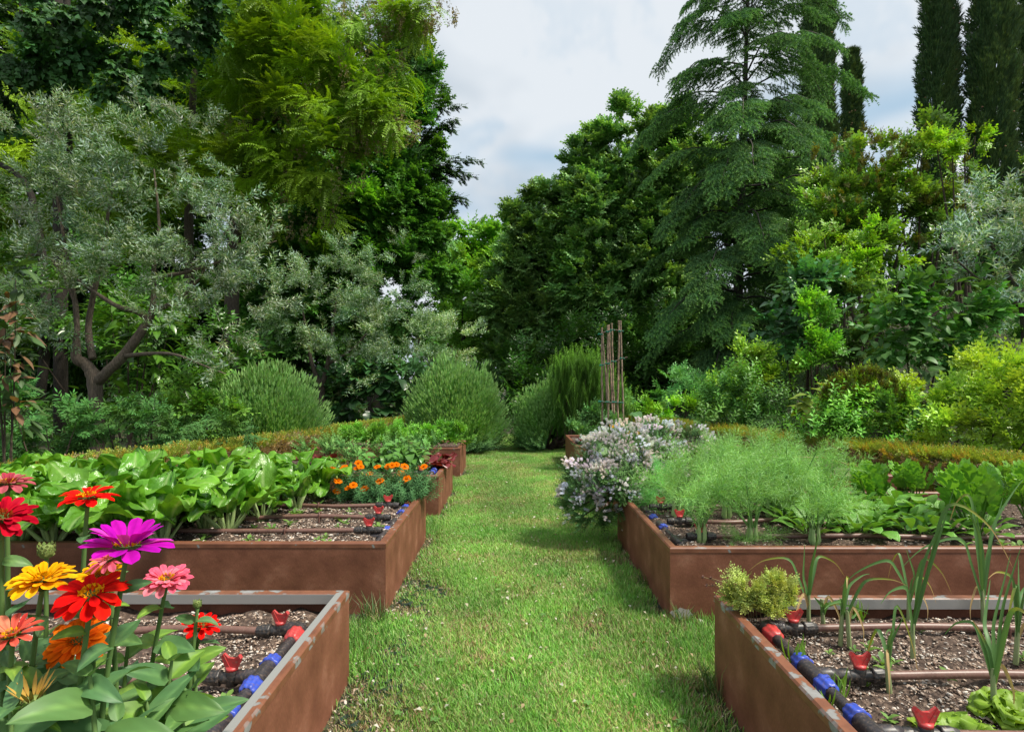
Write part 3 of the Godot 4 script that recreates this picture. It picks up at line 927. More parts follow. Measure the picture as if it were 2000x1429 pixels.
		crown(t, "crown", "maple", M.leaf, a[4], 7.5, 0.33, a[5], {"inner": 0.25, "clump": 0.27, "per": 13.0, "up": 0.55, "jit": 0.8, "var": 0.26})
	# dark understorey at the foot of the maples
	t = tree("shade_shrub", "dark shrub in deep shade at the foot of the maples", "shrub", 1150, 14.0)
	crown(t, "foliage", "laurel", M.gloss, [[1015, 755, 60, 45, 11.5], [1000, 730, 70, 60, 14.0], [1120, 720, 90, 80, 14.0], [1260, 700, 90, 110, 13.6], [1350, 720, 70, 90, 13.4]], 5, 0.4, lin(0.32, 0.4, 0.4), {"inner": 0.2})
	cedar()
	# cypresses
	var cy := [
		["tall dark cypress behind the cedar", 1598, 16.0, 38, -260, 420], ["shortest cypress, its pointed top showing right of the cedar", 1663, 19.0, 27, 108, 330],
		["slim left cypress of the three at the right", 1832, 14.0, 40, -420, 440], ["broad middle cypress of the three at the right", 1936, 13.5, 55, -420, 470], ["cypress cut by the right edge, behind the broad one", 2022, 15.0, 40, -300, 470]]
	for a in cy:
		cypress(a[0], a[1], a[2], a[3], a[4], a[5])

func cypress(label: String, px: float, Z: float, half: float, top: float, bottom: float) -> void:
	var t := tree("cypress_tree", label, "cypress", px, Z, "columnar cypresses")
	limbs(t, "trunk", [[[px, rowpx(px, Z), Z, 0.13], [px, 300, Z, 0.09], [px, top + 10, Z, 0.02]]], lin(0.09, 0.07, 0.05))
	var R := half * Z / F
	var y0 := P(px, bottom + 120, Z).y - t.position.y; var y1 := P(px, top, Z).y - t.position.y
	var xs := []; var cs := []
	var n := int((y1 - y0) * R * 2 * 520)
	for i in n:
		var f := pow(rng.randf(), 0.95)
		var y := lerpf(y0, y1, f)
		var lim := R * pow(maxf(0.0, 1.0 - f), 0.32) * (0.82 + 0.35 * noise.get_noise_3d(px, y * 18, 0)) * 1.05
		var a := rr(0, TAU)
		if sin(a) < -0.3 and rng.randf() < 0.6:
			a = -a
		var bump := 0.85 + 0.3 * noise.get_noise_3d(cos(a) * 30 + px, y * 22, sin(a) * 30)
		var r := lim * (1.0 - 0.35 * pow(rng.randf(), 1.6)) * bump
		var out := Vector3(cos(a), 0, sin(a))
		var tc := lin(1, 1, 1) * rr(0.7, 1.2)
		if noise.get_noise_3d(cos(a) * 20, y * 12, sin(a) * 20 + px) > 0.15:
			tc = Color(tc.r * 1.3, tc.g * 1.2, tc.b)
		xs.append(xf(out * r + Vector3(0, y, 0), Vector3.UP + out * rr(0.15, 0.6) + rdir() * 0.2, out, rr(0.22, 0.36)))
		cs.append(tc)
	multi("foliage", K.plume, M.needle, t, xs, cs)
	xs = []; cs = []
	for i in 26:
		var a := rr(0.2, PI - 0.2)
		xs.append(Transform3D(Basis().scaled(Vector3.ONE * 0.05), Vector3(cos(a) * R * 0.98, rr(y0, y1), sin(a) * R * 0.98))); cs.append(lin(0.7, 0.55, 0.4))
	multi("cone", K.pebble1, M.plain, t, xs, cs)

func cedar() -> void:
	var Z := 12.0
	var t := tree("cedar_tree", "tall blue green cedar with drooping branches in tiers", "cedar", 1440, Z)
	var bark := lin(0.10, 0.09, 0.085)
	limbs(t, "trunk", [[[1432, rowpx(1432, Z), Z, 0.115], [1440, 640, Z, 0.10], [1448, 400, Z, 0.075], [1455, 200, Z, 0.05], [1460, 40, Z, 0.03], [1466, -100, Z, 0.02], [1476, -285, Z, 0.008]]], bark)
	var xs := []; var cs := []
	var m := MB.new()
	var n := 82
	for i in n:
		var f := (i + rr(0, 0.8)) / n                                # 0 at the bottom, 1 at the top
		var py := lerpf(690, -270, pow(f, 0.95))
		var o := P(lerpf(1436, 1476, f), py, Z) - t.position
		var a := i * 2.4 + rr(-0.4, 0.4)
		if sin(a) < -0.5 and rng.randf() < 0.4:
			a = -a
		var reach := lerpf(2.6, 0.85, pow(f, 1.3)) * rr(0.62, 1.18)
		if f < 0.16:
			reach *= 0.8
		var out := Vector3(cos(a), 0, sin(a))
		var rise := lerpf(0.05, 0.75, f) * rr(0.7, 1.3)
		var pts := []; var rad := []
		var steps := 9
		for k in steps + 1:
			var s := float(k) / steps
			pts.append(o + out * reach * s + Vector3.UP * reach * (rise * s - (0.55 + 0.35 * f) * s * s * s * 0.9) + Vector3(rr(-1, 1), rr(-1, 1), rr(-1, 1)) * 0.02)
			rad.append(lerpf(0.026, 0.005, s) * lerpf(1.1, 0.6, f))
		tube(m, pts, rad, 4, bark)
		var side := out.cross(Vector3.UP)
		var cnt := int(reach * lerpf(50, 26, f)) + 6
		var b := rr(0.8, 1.2)
		for k in cnt:
			var s := lerpf(0.12, 1.0, pow((k + rng.randf()) / cnt, 0.8))
			var kk := mini(int(s * steps), steps - 1)
			var q0: Vector3 = pts[kk]; var q1: Vector3 = pts[kk + 1]
			var p := q0.lerp(q1, s * steps - kk)
			var w := (1.0 if k % 2 == 0 else -1.0) * rr(0.3, 1.0)
			var fan := reach * 0.30 * (1.15 - s) * rr(0.2, 1.0)
			p += side * w * fan - Vector3.UP * fan * 0.35
			var d := (out * 0.75 + side * w * 0.7 - Vector3.UP * rr(0.35, 1.0) * (0.6 + 0.4 * s)).normalized()
			xs.append(xf(p, d, Vector3.UP + out * 0.4, rr(0.26, 0.44) * (1.15 - 0.35 * f)))
			var g := b * rr(0.8, 1.2) * (1.15 if s > 0.75 else 0.95)
			cs.append(lin(1.35, 1.4, 1.05) * g)
	var br := part("branch_tiers", m.mesh(), M.bark, t)
	br.set_meta("kind", "stuff")
	multi("foliage", K.cedar, M.needle, t, xs, cs)

# ---------- shrubs, olives, lavender ----------
func shrub(called: String, label: String, px: float, Z: float, key: String, mat: Material, lobes: Array, cover: float, size: float, tint: Color, opt := {}) -> Node3D:
	var t := thing(called, label, opt.get("cat", "shrub"), base_of(px, Z), 0.0, opt.get("group", ""))
	var lb := []
	for l in lobes:
		lb.append([l[0], l[1], l[2], l[3], l[4] if l.size() > 4 else Z])
	var by := rowpx(px, Z)
	var paths := []
	for l in lb:
		if paths.size() < opt.get("stems", 4):
			paths.append([[px + rr(-12, 12), by, Z, 0.012], [lerpf(px, l[0], 0.5) + rr(-6, 6), lerpf(by, l[1], 0.45), lerpf(Z, l[4], 0.5), 0.009], [l[0], l[1] - l[3] * 0.3, l[4], 0.004]])
	for p in paths:
		var pts := []; var rad := []
		for w in p:
			pts.append(P(w[0], w[1], w[2]) - t.position); rad.append(w[3] * Z / 6.0 * opt.get("thick", 1.0))
		var m := MB.new()
		tube(m, spline(pts, 6), [rad[0], rad[0], lerpf(rad[0], rad[1], 0.6), rad[1], rad[1] * 0.8, rad[2], rad[2]], 5, opt.get("wood", lin(0.09, 0.065, 0.045)))
		part("stem", m.mesh(), M.bark, t)
	if key:
		crown(t, "foliage", key, mat, lb, cover, size, tint, opt)
	return t

func loose_leaves(t: Node3D, metas: Array, mat: Material, lobes: Array, n: int, size: float, upw := 0.3) -> void:   # leaves big enough to tell apart, each its own part
	var total := 0.0
	for l in lobes:
		total += l[2] * l[3]
	for l in lobes:
		var k := int(n * l[2] * l[3] / total)
		var Z: float = l[4]
		for i in k:
			var u := rdir()
			if u.z < 0 and rng.randf() < 0.75:
				u.z = -u.z
			var r := lerpf(0.55, 1.0, sqrt(rng.randf()))
			var p := P(l[0] + u.x * r * l[2], l[1] - u.y * r * l[3], Z - u.z * r * (l[2] + l[3]) * 0.4 * Z / F) - t.position
			var d := (u * Vector3(1, 0.4, 1) + Vector3(0, -0.1, 0) + rdir() * 0.6).normalized()
			var z := (Vector3.UP * (0.8 + upw) + u * 0.6 + rdir() * 0.35).normalized()
			part("leaf", metas[rng.randi() % metas.size()], mat, t, xf(p, d, z, size * rr(0.65, 1.2)))

func leaf_set(n: int, W: float, shape: int, bend: float, fold: float, wave: float, col: Color, vein: float, seg := 5, across := 2, bumps := 0.0, jit := 0.16) -> Array:
	var out := []
	for i in n:
		var m := MB.new()
		var c := vary(col, jit)
		leaf(m, Vector3.ZERO, Vector3.UP, Vector3(0, 0, 1), 1.0, W * rr(0.85, 1.15), seg, shape, bend * rr(0.4, 1.5), fold * rr(0.6, 1.4), wave, c, Color(c.r * vein, c.g * vein, c.b * vein), across, bumps)
		out.append(m.mesh())
	return out

func build_shrubs() -> void:
	K.heart = leaf_set(6, 0.78, 1, 0.7, 0.18, 0.02, lin(0.085, 0.19, 0.08), 1.25)
	K.vib = leaf_set(6, 0.55, 1, 0.6, 0.16, 0.02, lin(0.085, 0.20, 0.05), 1.3)
	K.ivyleaf = leaf_set(5, 0.9, 1, 0.5, 0.1, 0.03, lin(0.030, 0.085, 0.025), 1.2)
	K.lau = leaf_set(6, 0.30, 0, 0.7, 0.2, 0.02, lin(0.085, 0.20, 0.022), 1.3)
	K.hyd = leaf_set(5, 0.52, 1, 0.8, 0.2, 0.03, lin(0.22, 0.30, 0.035), 1.15)
	K.nan = leaf_set(8, 0.30, 0, 0.5, 0.15, 0.02, lin(0.07, 0.14, 0.035), 1.2)
	K.nanred = leaf_set(5, 0.30, 0, 0.7, 0.15, 0.02, lin(0.20, 0.11, 0.06), 1.2)
	olives()
	# --- left understorey
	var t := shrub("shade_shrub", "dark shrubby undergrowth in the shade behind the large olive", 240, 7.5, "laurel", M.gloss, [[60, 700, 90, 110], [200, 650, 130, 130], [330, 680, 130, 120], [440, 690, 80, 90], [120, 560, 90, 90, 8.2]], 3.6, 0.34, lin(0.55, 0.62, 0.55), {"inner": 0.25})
	t = shrub("laurel_shrub", "bright green laurel growing up through the large olive", 255, 6.2, "", M.gloss, [[250, 640, 50, 60], [215, 600, 40, 45], [290, 620, 40, 40], [270, 700, 60, 40], [240, 560, 40, 35]], 0, 0.2, lin(1, 1, 1))
	loose_leaves(t, K.lau, M.gloss, [[250, 640, 55, 60, 6.2], [215, 600, 45, 45, 6.2], [300, 640, 45, 50, 6.2], [265, 700, 60, 40, 6.1]], 190, 0.20)
	t = shrub("laurel_shrub", "low yellow green laurel beside the olive trunk", 285, 5.2, "", M.gloss, [[270, 775, 40, 25], [300, 765, 25, 20], [250, 800, 30, 30]], 0, 0.2, lin(1, 1, 1))
	loose_leaves(t, K.lau, M.gloss, [[262, 775, 36, 22, 5.2], [295, 768, 28, 20, 5.2], [250, 805, 40, 30, 5.1], [170, 800, 30, 50, 5.3]], 110, 0.15)
	shrub("round_leaf_shrub", "round leaved shrub with yellowish tips left of the first lavender mound", 400, 5.0, "small", M.leaf, [[395, 770, 36, 60], [430, 810, 45, 45], [370, 820, 40, 40], [410, 730, 20, 25]], 6, 0.20, lin(1.0, 1.05, 0.8))
	shrub("grey_green_shrub", "low grey green leafy shrub at the foot of the large olive", 250, 4.4, "lanceleaf", M.matte, [[120, 850, 60, 40], [210, 840, 70, 40], [300, 830, 70, 50], [370, 850, 60, 40], [60, 880, 70, 30], [450, 850, 40, 30]], 5, 0.17, lin(0.58, 0.58, 0.75))
	shrub("grey_green_shrub", "bluish leafy perennial left of the olive trunk", 100, 4.1, "lanceleaf", M.matte, [[90, 850, 70, 45], [30, 820, 60, 60], [150, 830, 30, 35]], 5, 0.17, lin(0.5, 0.58, 0.75))
	t = shrub("nandina_shrub", "shrub with reddish young leaves at the left edge", 15, 3.2, "", M.gloss, [[10, 640, 50, 60], [30, 560, 40, 50], [20, 720, 50, 60], [-20, 600, 50, 90]], 0, 0.1, lin(1, 1, 1))
	loose_leaves(t, K.nan, M.leaf, [[10, 640, 55, 60, 3.2], [15, 540, 45, 60, 3.2], [15, 720, 45, 60, 3.2], [20, 800, 50, 50, 3.3]], 210, 0.11)
	loose_leaves(t, K.nanred, M.leaf, [[0, 700, 45, 60, 3.15], [20, 790, 30, 20, 3.1], [20, 620, 40, 40, 3.15]], 60, 0.11)
	t = shrub("ivy_shrub", "mass of dark round ivy leaves behind the second lavender", 720, 7.6, "ivy", M.gloss, [[720, 800, 70, 60], [660, 780, 50, 60], [770, 740, 60, 50]], 3.5, 0.3, lin(0.8, 0.85, 0.8), {"inner": 0.2})
	loose_leaves(t, K.ivyleaf, M.gloss, [[715, 800, 70, 60, 7.4], [760, 745, 50, 40, 7.4]], 150, 0.16)
	var dry := shrub("dry_reed_clump", "clump of dry brown stalks between the two nearest olives", 530, 8.0, "", M.matte, [[530, 740, 25, 50]], 0, 0.1, lin(1, 1, 1), {"cat": "reed clump"})
	var xs := []; var cs := []
	var drym := tuft(24, 0.35, 0.02, [lin(0.25, 0.17, 0.09), lin(0.18, 0.12, 0.07)], 0.5, lin(0.3, 0.2, 0.1))
	for i in 8:
		xs.append(xf(P(530 + rr(-22, 22), 790, 8.0) - dry.position, Vector3(rr(-0.2, 0.2), 1, 0), Vector3(0, 0, 1), rr(0.4, 0.75))); cs.append(Color(1, 1, 1))
	multi("stalk", drym, M.matte, dry, xs, cs)
	# --- lavender, rosemary
	lavender("clipped looking lavender mound behind the left hedge", 527, 5.6, 108, 868, 752, 0.22, 900)
	lavender("large lavender bush at the left end of the path", 888, 6.6, 92, 885, 745, 0.40, 1200)
	lavender("lavender bush with bare woody stems at the right end of the path", 1070, 6.7, 66, 872, 762, 0.40, 800, true)
	rosemary()
	# --- right bank
	shrub("broad_leaf_shrub", "dark blue green shrub in shade below the cedar", 1330, 7.6, "lanceleaf", M.leaf, [[1300, 770, 50, 40], [1350, 760, 60, 45], [1260, 790, 40, 30], [1400, 790, 50, 45]], 5, 0.22, lin(0.8, 0.95, 1.1))
	shrub("low_shrub", "low bright yellow green shrub at the far end of the right hedge", 1290, 7.0, "small", M.leaf, [[1275, 805, 40, 18], [1320, 808, 40, 18], [1350, 800, 30, 18]], 6, 0.16, lin(1.7, 1.75, 0.7))
	shrub("yellow_tip_shrub", "shrub with cream yellow shoots below the cedar", 1470, 6.6, "small", M.leaf, [[1455, 720, 45, 40], [1420, 760, 40, 35], [1500, 740, 50, 45], [1470, 690, 20, 25]], 5, 0.22, lin(1.9, 1.6, 0.9))
	shrub("perennial_clump", "tall lance leaved perennial in front of the yellow tipped shrub", 1440, 5.9, "herb", M.leaf, [[1410, 800, 50, 45], [1460, 790, 55, 55], [1510, 800, 50, 50], [1390, 830, 50, 25], [1550, 820, 40, 30]], 7, 0.22, lin(0.68, 0.75, 0.75), {"up": 0.9, "out": 0.4})
	t = shrub("heart_leaf_shrub", "shrub with bluish heart shaped leaves right of the cedar", 1575, 7.0, "bigleaf", M.gloss, [[1575, 590, 75, 70], [1530, 650, 60, 50], [1620, 560, 40, 40], [1580, 540, 40, 30]], 2.5, 0.2, lin(0.9, 1.0, 1.3), {"inner": 0.2})
	loose_leaves(t, K.heart, M.gloss, [[1575, 590, 78, 70, 6.9], [1520, 650, 62, 50, 6.9], [1610, 550, 45, 40, 6.9]], 290, 0.125)
	shrub("bright_sapling", "bright green upright sapling below the heart leaved shrub", 1592, 6.4, "small", M.leaf, [[1590, 640, 34, 60], [1600, 700, 34, 50], [1580, 600, 20, 30]], 6, 0.22, lin(1.35, 1.6, 0.8), {"up": 0.8})
	shrub("fine_leaf_shrub", "dull fine leaved shrub with bare stems in the middle of the bank", 1660, 6.8, "small", M.matte, [[1655, 620, 50, 60], [1690, 680, 50, 60], [1640, 700, 40, 40]], 4, 0.2, lin(0.9, 0.85, 0.9), {"inner": 0.3})
	t = shrub("viburnum_shrub", "large shrub with broad green leaves on the right bank", 1790, 6.0, "bigleaf", M.leaf, [[1760, 600, 80, 70], [1850, 600, 80, 80], [1800, 680, 100, 50], [1720, 660, 50, 60], [1900, 580, 40, 50]], 2.4, 0.2, lin(1.1, 1.15, 1.0), {"inner": 0.2, "stems": 6})
	loose_leaves(t, K.vib, M.leaf, [[1750, 600, 85, 70, 5.8], [1850, 600, 85, 85, 5.8], [1800, 690, 110, 50, 5.7], [1715, 670, 40, 60, 5.8]], 300, 0.135)
	shrub("orange_tip_shrub", "tall glossy shrub with orange young tips below the cypresses", 1700, 9.0, "small", M.gloss, [[1640, 400, 70, 80], [1700, 340, 60, 60], [1720, 430, 110, 80], [1790, 420, 80, 70], [1680, 480, 120, 60], [1600, 470, 60, 60], [1800, 310, 40, 60]], 4.6, 0.30, lin(1.25, 1.15, 0.85), {"stems": 7, "up": 0.5, "var": 0.3, "thick": 1.6})
	t = shrub("orange_tips_shrub", "thin shrub with orange tips and bare stems in front of the cypress pair", 1800, 8.6, "small", M.gloss, [[1800, 330, 45, 70], [1860, 350, 60, 60], [1760, 400, 50, 60], [1830, 440, 60, 50], [1990, 350, 40, 70]], 2.6, 0.26, lin(1.3, 1.1, 0.8), {"stems": 6, "up": 0.6, "thick": 1.5})
	xs = []; cs = []
	for i in 150:
		var a: Array = [[1650, 370, 80, 90], [1740, 400, 110, 90], [1800, 330, 60, 80], [1850, 360, 60, 60], [1700, 300, 70, 40]][rng.randi() % 5]
		var u := rdir()
		xs.append(xf(P(a[0] + u.x * a[2], a[1] + u.y * a[3], 8.4) - t.position, Vector3.UP + rdir() * 0.6, rdir(), rr(0.12, 0.2))); cs.append(lin(2.5, 1.3, 0.7) * rr(0.7, 1.1))
	multi("young_tip", K.small, M.leaf, t, xs, cs)
	shrub("yellow_shrub", "yellow green thin branched shrub in front of the orange tipped shrub", 1660, 7.6, "small", M.leaf, [[1650, 520, 60, 40], [1700, 510, 60, 45], [1560, 500, 50, 30], [1740, 540, 40, 35], [1610, 470, 45, 30], [1700, 470, 50, 30]], 3.4, 0.22, lin(1.9, 1.7, 0.55), {"stems": 6, "thick": 1.6, "inner": 0.6})
	shrub("yellow_shrub", "yellow leaved spray of branches in front of the broad cypress", 1890, 7.6, "small", M.leaf, [[1885, 285, 28, 16], [1905, 270, 22, 14], [1860, 300, 24, 16], [1890, 345, 25, 14], [1830, 290, 22, 30]], 4.5, 0.2, lin(1.9, 1.7, 0.55), {"stems": 5, "thick": 1.6, "inner": 0.5})
	shrub("bronze_shrub", "mounded shrub with bronze red young shoots behind the right hedge", 1690, 4.9, "small", M.leaf, [[1690, 770, 70, 45], [1640, 800, 50, 40], [1740, 800, 60, 50], [1700, 830, 80, 40]], 5.0, 0.17, lin(1.7, 1.45, 1.0), {"var": 0.3})
	xs = []; cs = []
	t = shrub("bronze_shrub", "reddish tipped rose growing through the bronze shrub", 1720, 4.75, "small", M.gloss, [[1720, 830, 70, 45], [1780, 850, 50, 40]], 4, 0.15, lin(0.75, 0.9, 0.85))
	for i in 170:
		var u := rdir()
		xs.append(xf(P(1690 + u.x * 85, 790 - absf(u.y) * 60, 4.7) - t.position, Vector3.UP + rdir() * 0.5, rdir(), rr(0.07, 0.11))); cs.append((lin(2.5, 1.15, 0.8) if rng.randf() < 0.5 else lin(3.0, 2.2, 0.9)) * rr(0.6, 1.0))
	multi("young_tip", K.small, M.leaf, t, xs, cs)
	t = shrub("hydrangea_shrub", "small hydrangea with pale yellow green leaves behind the right hedge", 1605, 5.2, "", M.leaf, [[1600, 790, 40, 35], [1640, 780, 20, 20]], 0, 0.1, lin(1, 1, 1))
	loose_leaves(t, K.hyd, M.leaf, [[1600, 785, 36, 34, 5.2], [1665, 775, 16, 14, 5.2], [1585, 800, 25, 20, 5.2]], 46, 0.14)
	shrub("tall_herb", "tall bright green herb with whorled leaves behind the right hedge", 1640, 4.7, "herb", M.leaf, [[1620, 830, 35, 50], [1660, 840, 45, 50], [1600, 860, 50, 30], [1690, 870, 30, 30], [1790, 870, 45, 35]], 7, 0.2, lin(1.2, 1.3, 0.9), {"up": 1.2, "out": 0.3})
	shrub("boxwood_shrub", "big yellow green boxwood at the right edge behind the hedge", 1900, 4.3, "boxleaf", M.gloss, [[1900, 830, 90, 70], [1960, 780, 90, 80], [1840, 860, 50, 45], [2040, 830, 80, 90], [1930, 730, 60, 30]], 6, 0.15, lin(0.165, 0.25, 0.028), {"up": 0.6, "var": 0.25})
	shrub("boxwood_shrub", "second yellow green shrub higher on the bank at the right", 1850, 5.0, "boxleaf", M.leaf, [[1840, 760, 60, 50], [1900, 735, 60, 40], [1800, 790, 40, 40], [1970, 740, 60, 40]], 5, 0.19, lin(0.155, 0.235, 0.028), {"up": 0.8, "var": 0.25})
	shrub("bank_undergrowth", "sparse green undergrowth on the bare bank below the grey olive", 1960, 6.2, "lanceleaf", M.leaf, [[1930, 660, 60, 40], [2000, 680, 60, 50], [1890, 700, 50, 30], [2050, 640, 60, 40]], 4, 0.2, lin(0.9, 0.95, 0.9))
	var gc := shrub("ornamental_grass", "dark green clump of ornamental grass behind the right hedge", 1550, 5.4, "", M.leaf, [[1550, 810, 10, 10]], 0, 0.1, lin(1, 1, 1), {"cat": "grass clump", "stems": 0})
	xs = []; cs = []
	var gm := tuft(40, 0.9, 0.009, [lin(0.05, 0.12, 0.03), lin(0.07, 0.15, 0.035)], 0.9, lin(0.1, 0.2, 0.05))
	for i in 10:
		xs.append(xf(P(1550 + rr(-25, 25), 860, 5.4) - gc.position, Vector3(rr(-0.3, 0.3), 1, 0.1), Vector3(0, 0, 1), rr(0.3, 0.5))); cs.append(Color(1, 1, 1))
	multi("blade", gm, M.leaf, gc, xs, cs)
	hedge("clipped box hedge with brown dying leaves beyond the left beds", [Vector2(-2.75, 2.9), Vector2(-2.05, 4.4), Vector2(-1.22, 7.1)])
	hedge("clipped box hedge with brown dying leaves beyond the right beds", [Vector2(3.9, 2.0), Vector2(3.04, 3.6), Vector2(2.2, 5.4), Vector2(1.42, 7.3)])

func hedge(label: String, line: Array) -> void:
	var t := thing("box_hedge", label, "hedge", Vector3(line[1].x, 0, -line[1].y))
	var xs := []; var cs := []
	var bx := []; var bc := []
	for i in line.size() - 1:
		var a: Vector2 = line[i]; var b: Vector2 = line[i + 1]
		var n := int((b - a).length() * 1900)
		var side := (b - a).orthogonal().normalized()
		for k in n:
			var q := a.lerp(b, rng.randf())
			var u := rr(-1, 1)
			var top := rng.randf() < 0.5
			var y := 0.285 if top else rr(0.03, 0.28)
			var w := u * 0.15 if top else (0.15 if u > 0 else -0.15) * rr(0.75, 1.0)
			w += noise.get_noise_2d(q.x * 60, q.y * 60) * 0.02
			y += noise.get_noise_2d(q.x * 50 + 9, q.y * 50) * 0.02 - absf(w) * 0.08
			var p := Vector3(q.x + side.x * w, y, -q.y - side.y * w)
			var out := Vector3(side.x * w, 0.10 if top else 0.02, -side.y * w).normalized()
			var br := noise.get_noise_2d(p.x * 45, p.z * 45 + y * 200) + (0.42 if not top else -0.05) - (0.3 if y > 0.27 else 0.0)
			var col := lin(0.25, 0.185, 0.11) if br + rr(-0.3, 0.3) > 0.16 else (lin(0.17, 0.23, 0.03) if rng.randf() < 0.75 else lin(0.28, 0.20, 0.03))
			xs.append(xf(p - t.position, out + Vector3.UP * 0.6 + rdir() * 0.5, out + rdir() * 0.4, rr(0.05, 0.085)))
			cs.append(col * rr(1.3, 2.3))
	multi("foliage", K.boxleaf, M.leaf, t, xs, cs)
	var m := MB.new()
	for i in line.size() - 1:
		var a: Vector2 = line[i]; var b: Vector2 = line[i + 1]
		for k in int((b - a).length() * 14):
			var q := a.lerp(b, rng.randf()) + Vector2(rr(-0.1, 0.1), rr(-0.1, 0.1))
			var o := Vector3(q.x, 0, -q.y) - t.position
			tube(m, [o, o + Vector3(rr(-0.06, 0.06), 0.12, rr(-0.06, 0.06)), o + Vector3(rr(-0.1, 0.1), 0.25, rr(-0.1, 0.1))], [0.006, 0.005, 0.002], 4, lin(0.09, 0.07, 0.05))
	var w := part("stems", m.mesh(), M.bark, t)
	w.set_meta("kind", "stuff")

func lavender(label: String, px: float, Z: float, half: float, bottom: float, top: float, dark: float, n: int, woody := false) -> void:
	var t := thing("lavender_bush", label, "lavender", base_of(px, Z))
	var R := half * Z / F
	var H := (P(px, top, Z).y - t.position.y) - 0.10
	var xs := []; var cs := []; var lx := []; var lc := []
	for i in n:
		var u := rdir()
		u.y = absf(u.y)
		if u.z < -0.3 and rng.randf() < 0.5:
			u.z = -u.z
		if woody and u.y < 0.5 and u.x > -0.15 and u.z > -0.1:
			continue
		var k := rr(0.55, 0.9) * (1.0 + 0.35 * noise.get_noise_3d(u.x * 35 + px, u.y * 35, u.z * 35))
		var p := Vector3(u.x * R * 0.86, u.y * H * 0.82, u.z * R * 0.86) * k + Vector3(0, 0.04, 0)
		var d := (Vector3(u.x * 0.6, 0.7 + u.y * 0.8, u.z * 0.6) + rdir() * 0.12).normalized()
		xs.append(xf(p, d, rdir(), (0.20 + 0.14 * u.y) * rr(0.7, 1.6) * (R / 0.5)))
		var g := rr(0.75, 1.2)
		cs.append(Color(g, g * rr(0.95, 1.05), g))
	for i in int(n * 1.1):
		var u := rdir()
		u.y = absf(u.y) * 0.42
		if woody and u.x > -0.15 and u.z > -0.1:
			continue
		var p := Vector3(u.x * R * 0.92, u.y * H * 0.85, u.z * R * 0.92) * rr(0.6, 1.0) + Vector3(0, 0.03, 0)
		lx.append(xf(p, u + Vector3.UP * 0.4 + rdir() * 0.3, rdir(), rr(0.12, 0.2))); lc.append(lin(0.75, 0.85, 0.9) * rr(0.7, 1.2))
	multi("flower_stalk", K.lavender, M.matte, t, xs, cs)
	multi("foliage", K.lavleaf, M.matte, t, lx, lc)
	if woody:
		for i in 34:
			var a := rr(-0.5, 2.2)
			var e := Vector3(cos(a) * R * rr(0.5, 1.05), rr(0.04, 0.34), sin(a) * R * rr(0.5, 1.0))
			var mid := e * rr(0.4, 0.6) + rdir() * 0.06
			mid.y = absf(mid.y) * 0.6 + 0.03
			var m := MB.new()
			tube(m, spline([Vector3(rr(-0.05, 0.05), 0, rr(-0.05, 0.05)), mid, e + rdir() * 0.03], 8), [0.014, 0.013, 0.012, 0.011, 0.009, 0.008, 0.006, 0.005, 0.003], 5, vary(lin(0.13, 0.095, 0.07), 0.2), 0.1)
			part("woody_stem", m.mesh(), M.bark, t)

func rosemary() -> void:
	var t := thing("rosemary_bush", "upright bright green rosemary bush left of the cane trellis", "rosemary", base_of(1130, 6.4))
	var xs := []; var cs := []
	var cols := [[1100, 705, 1115, 850], [1122, 700, 1122, 850], [1088, 725, 1110, 850], [1145, 705, 1140, 850], [1165, 700, 1150, 850], [1185, 730, 1160, 850], [1205, 760, 1165, 850], [1110, 715, 1118, 850], [1155, 715, 1146, 850], [1222, 785, 1170, 850]]
	for c in cols:
		var m := MB.new()
		var a := P(c[2], c[3], 6.4) - t.position; var b := P(c[0], c[1], 6.4 + rr(-0.12, 0.12)) - t.position
		a.y = 0.0
		tube(m, [a, a.lerp(b, 0.5), b], [0.013, 0.009, 0.004], 5, lin(0.12, 0.09, 0.065))
		part("stem", m.mesh(), M.bark, t)
		for i in 120:
			var f := lerpf(0.22, 1.0, sqrt(rng.randf()))
			var p := a.lerp(b, f) + Vector3(rr(-1, 1), rr(-0.5, 0.5), rr(-1, 1)) * 0.10
			xs.append(xf(p - Vector3(0, 0.08, 0), Vector3(rr(-0.25, 0.25), 1, rr(-0.25, 0.25)), rdir(), rr(0.16, 0.27)))
			cs.append(lin(1.15, 1.1, 0.9) * rr(0.6, 1.2) * lerpf(0.8, 1.25, f))
	multi("foliage", K.rosemary, M.matte, t, xs, cs)

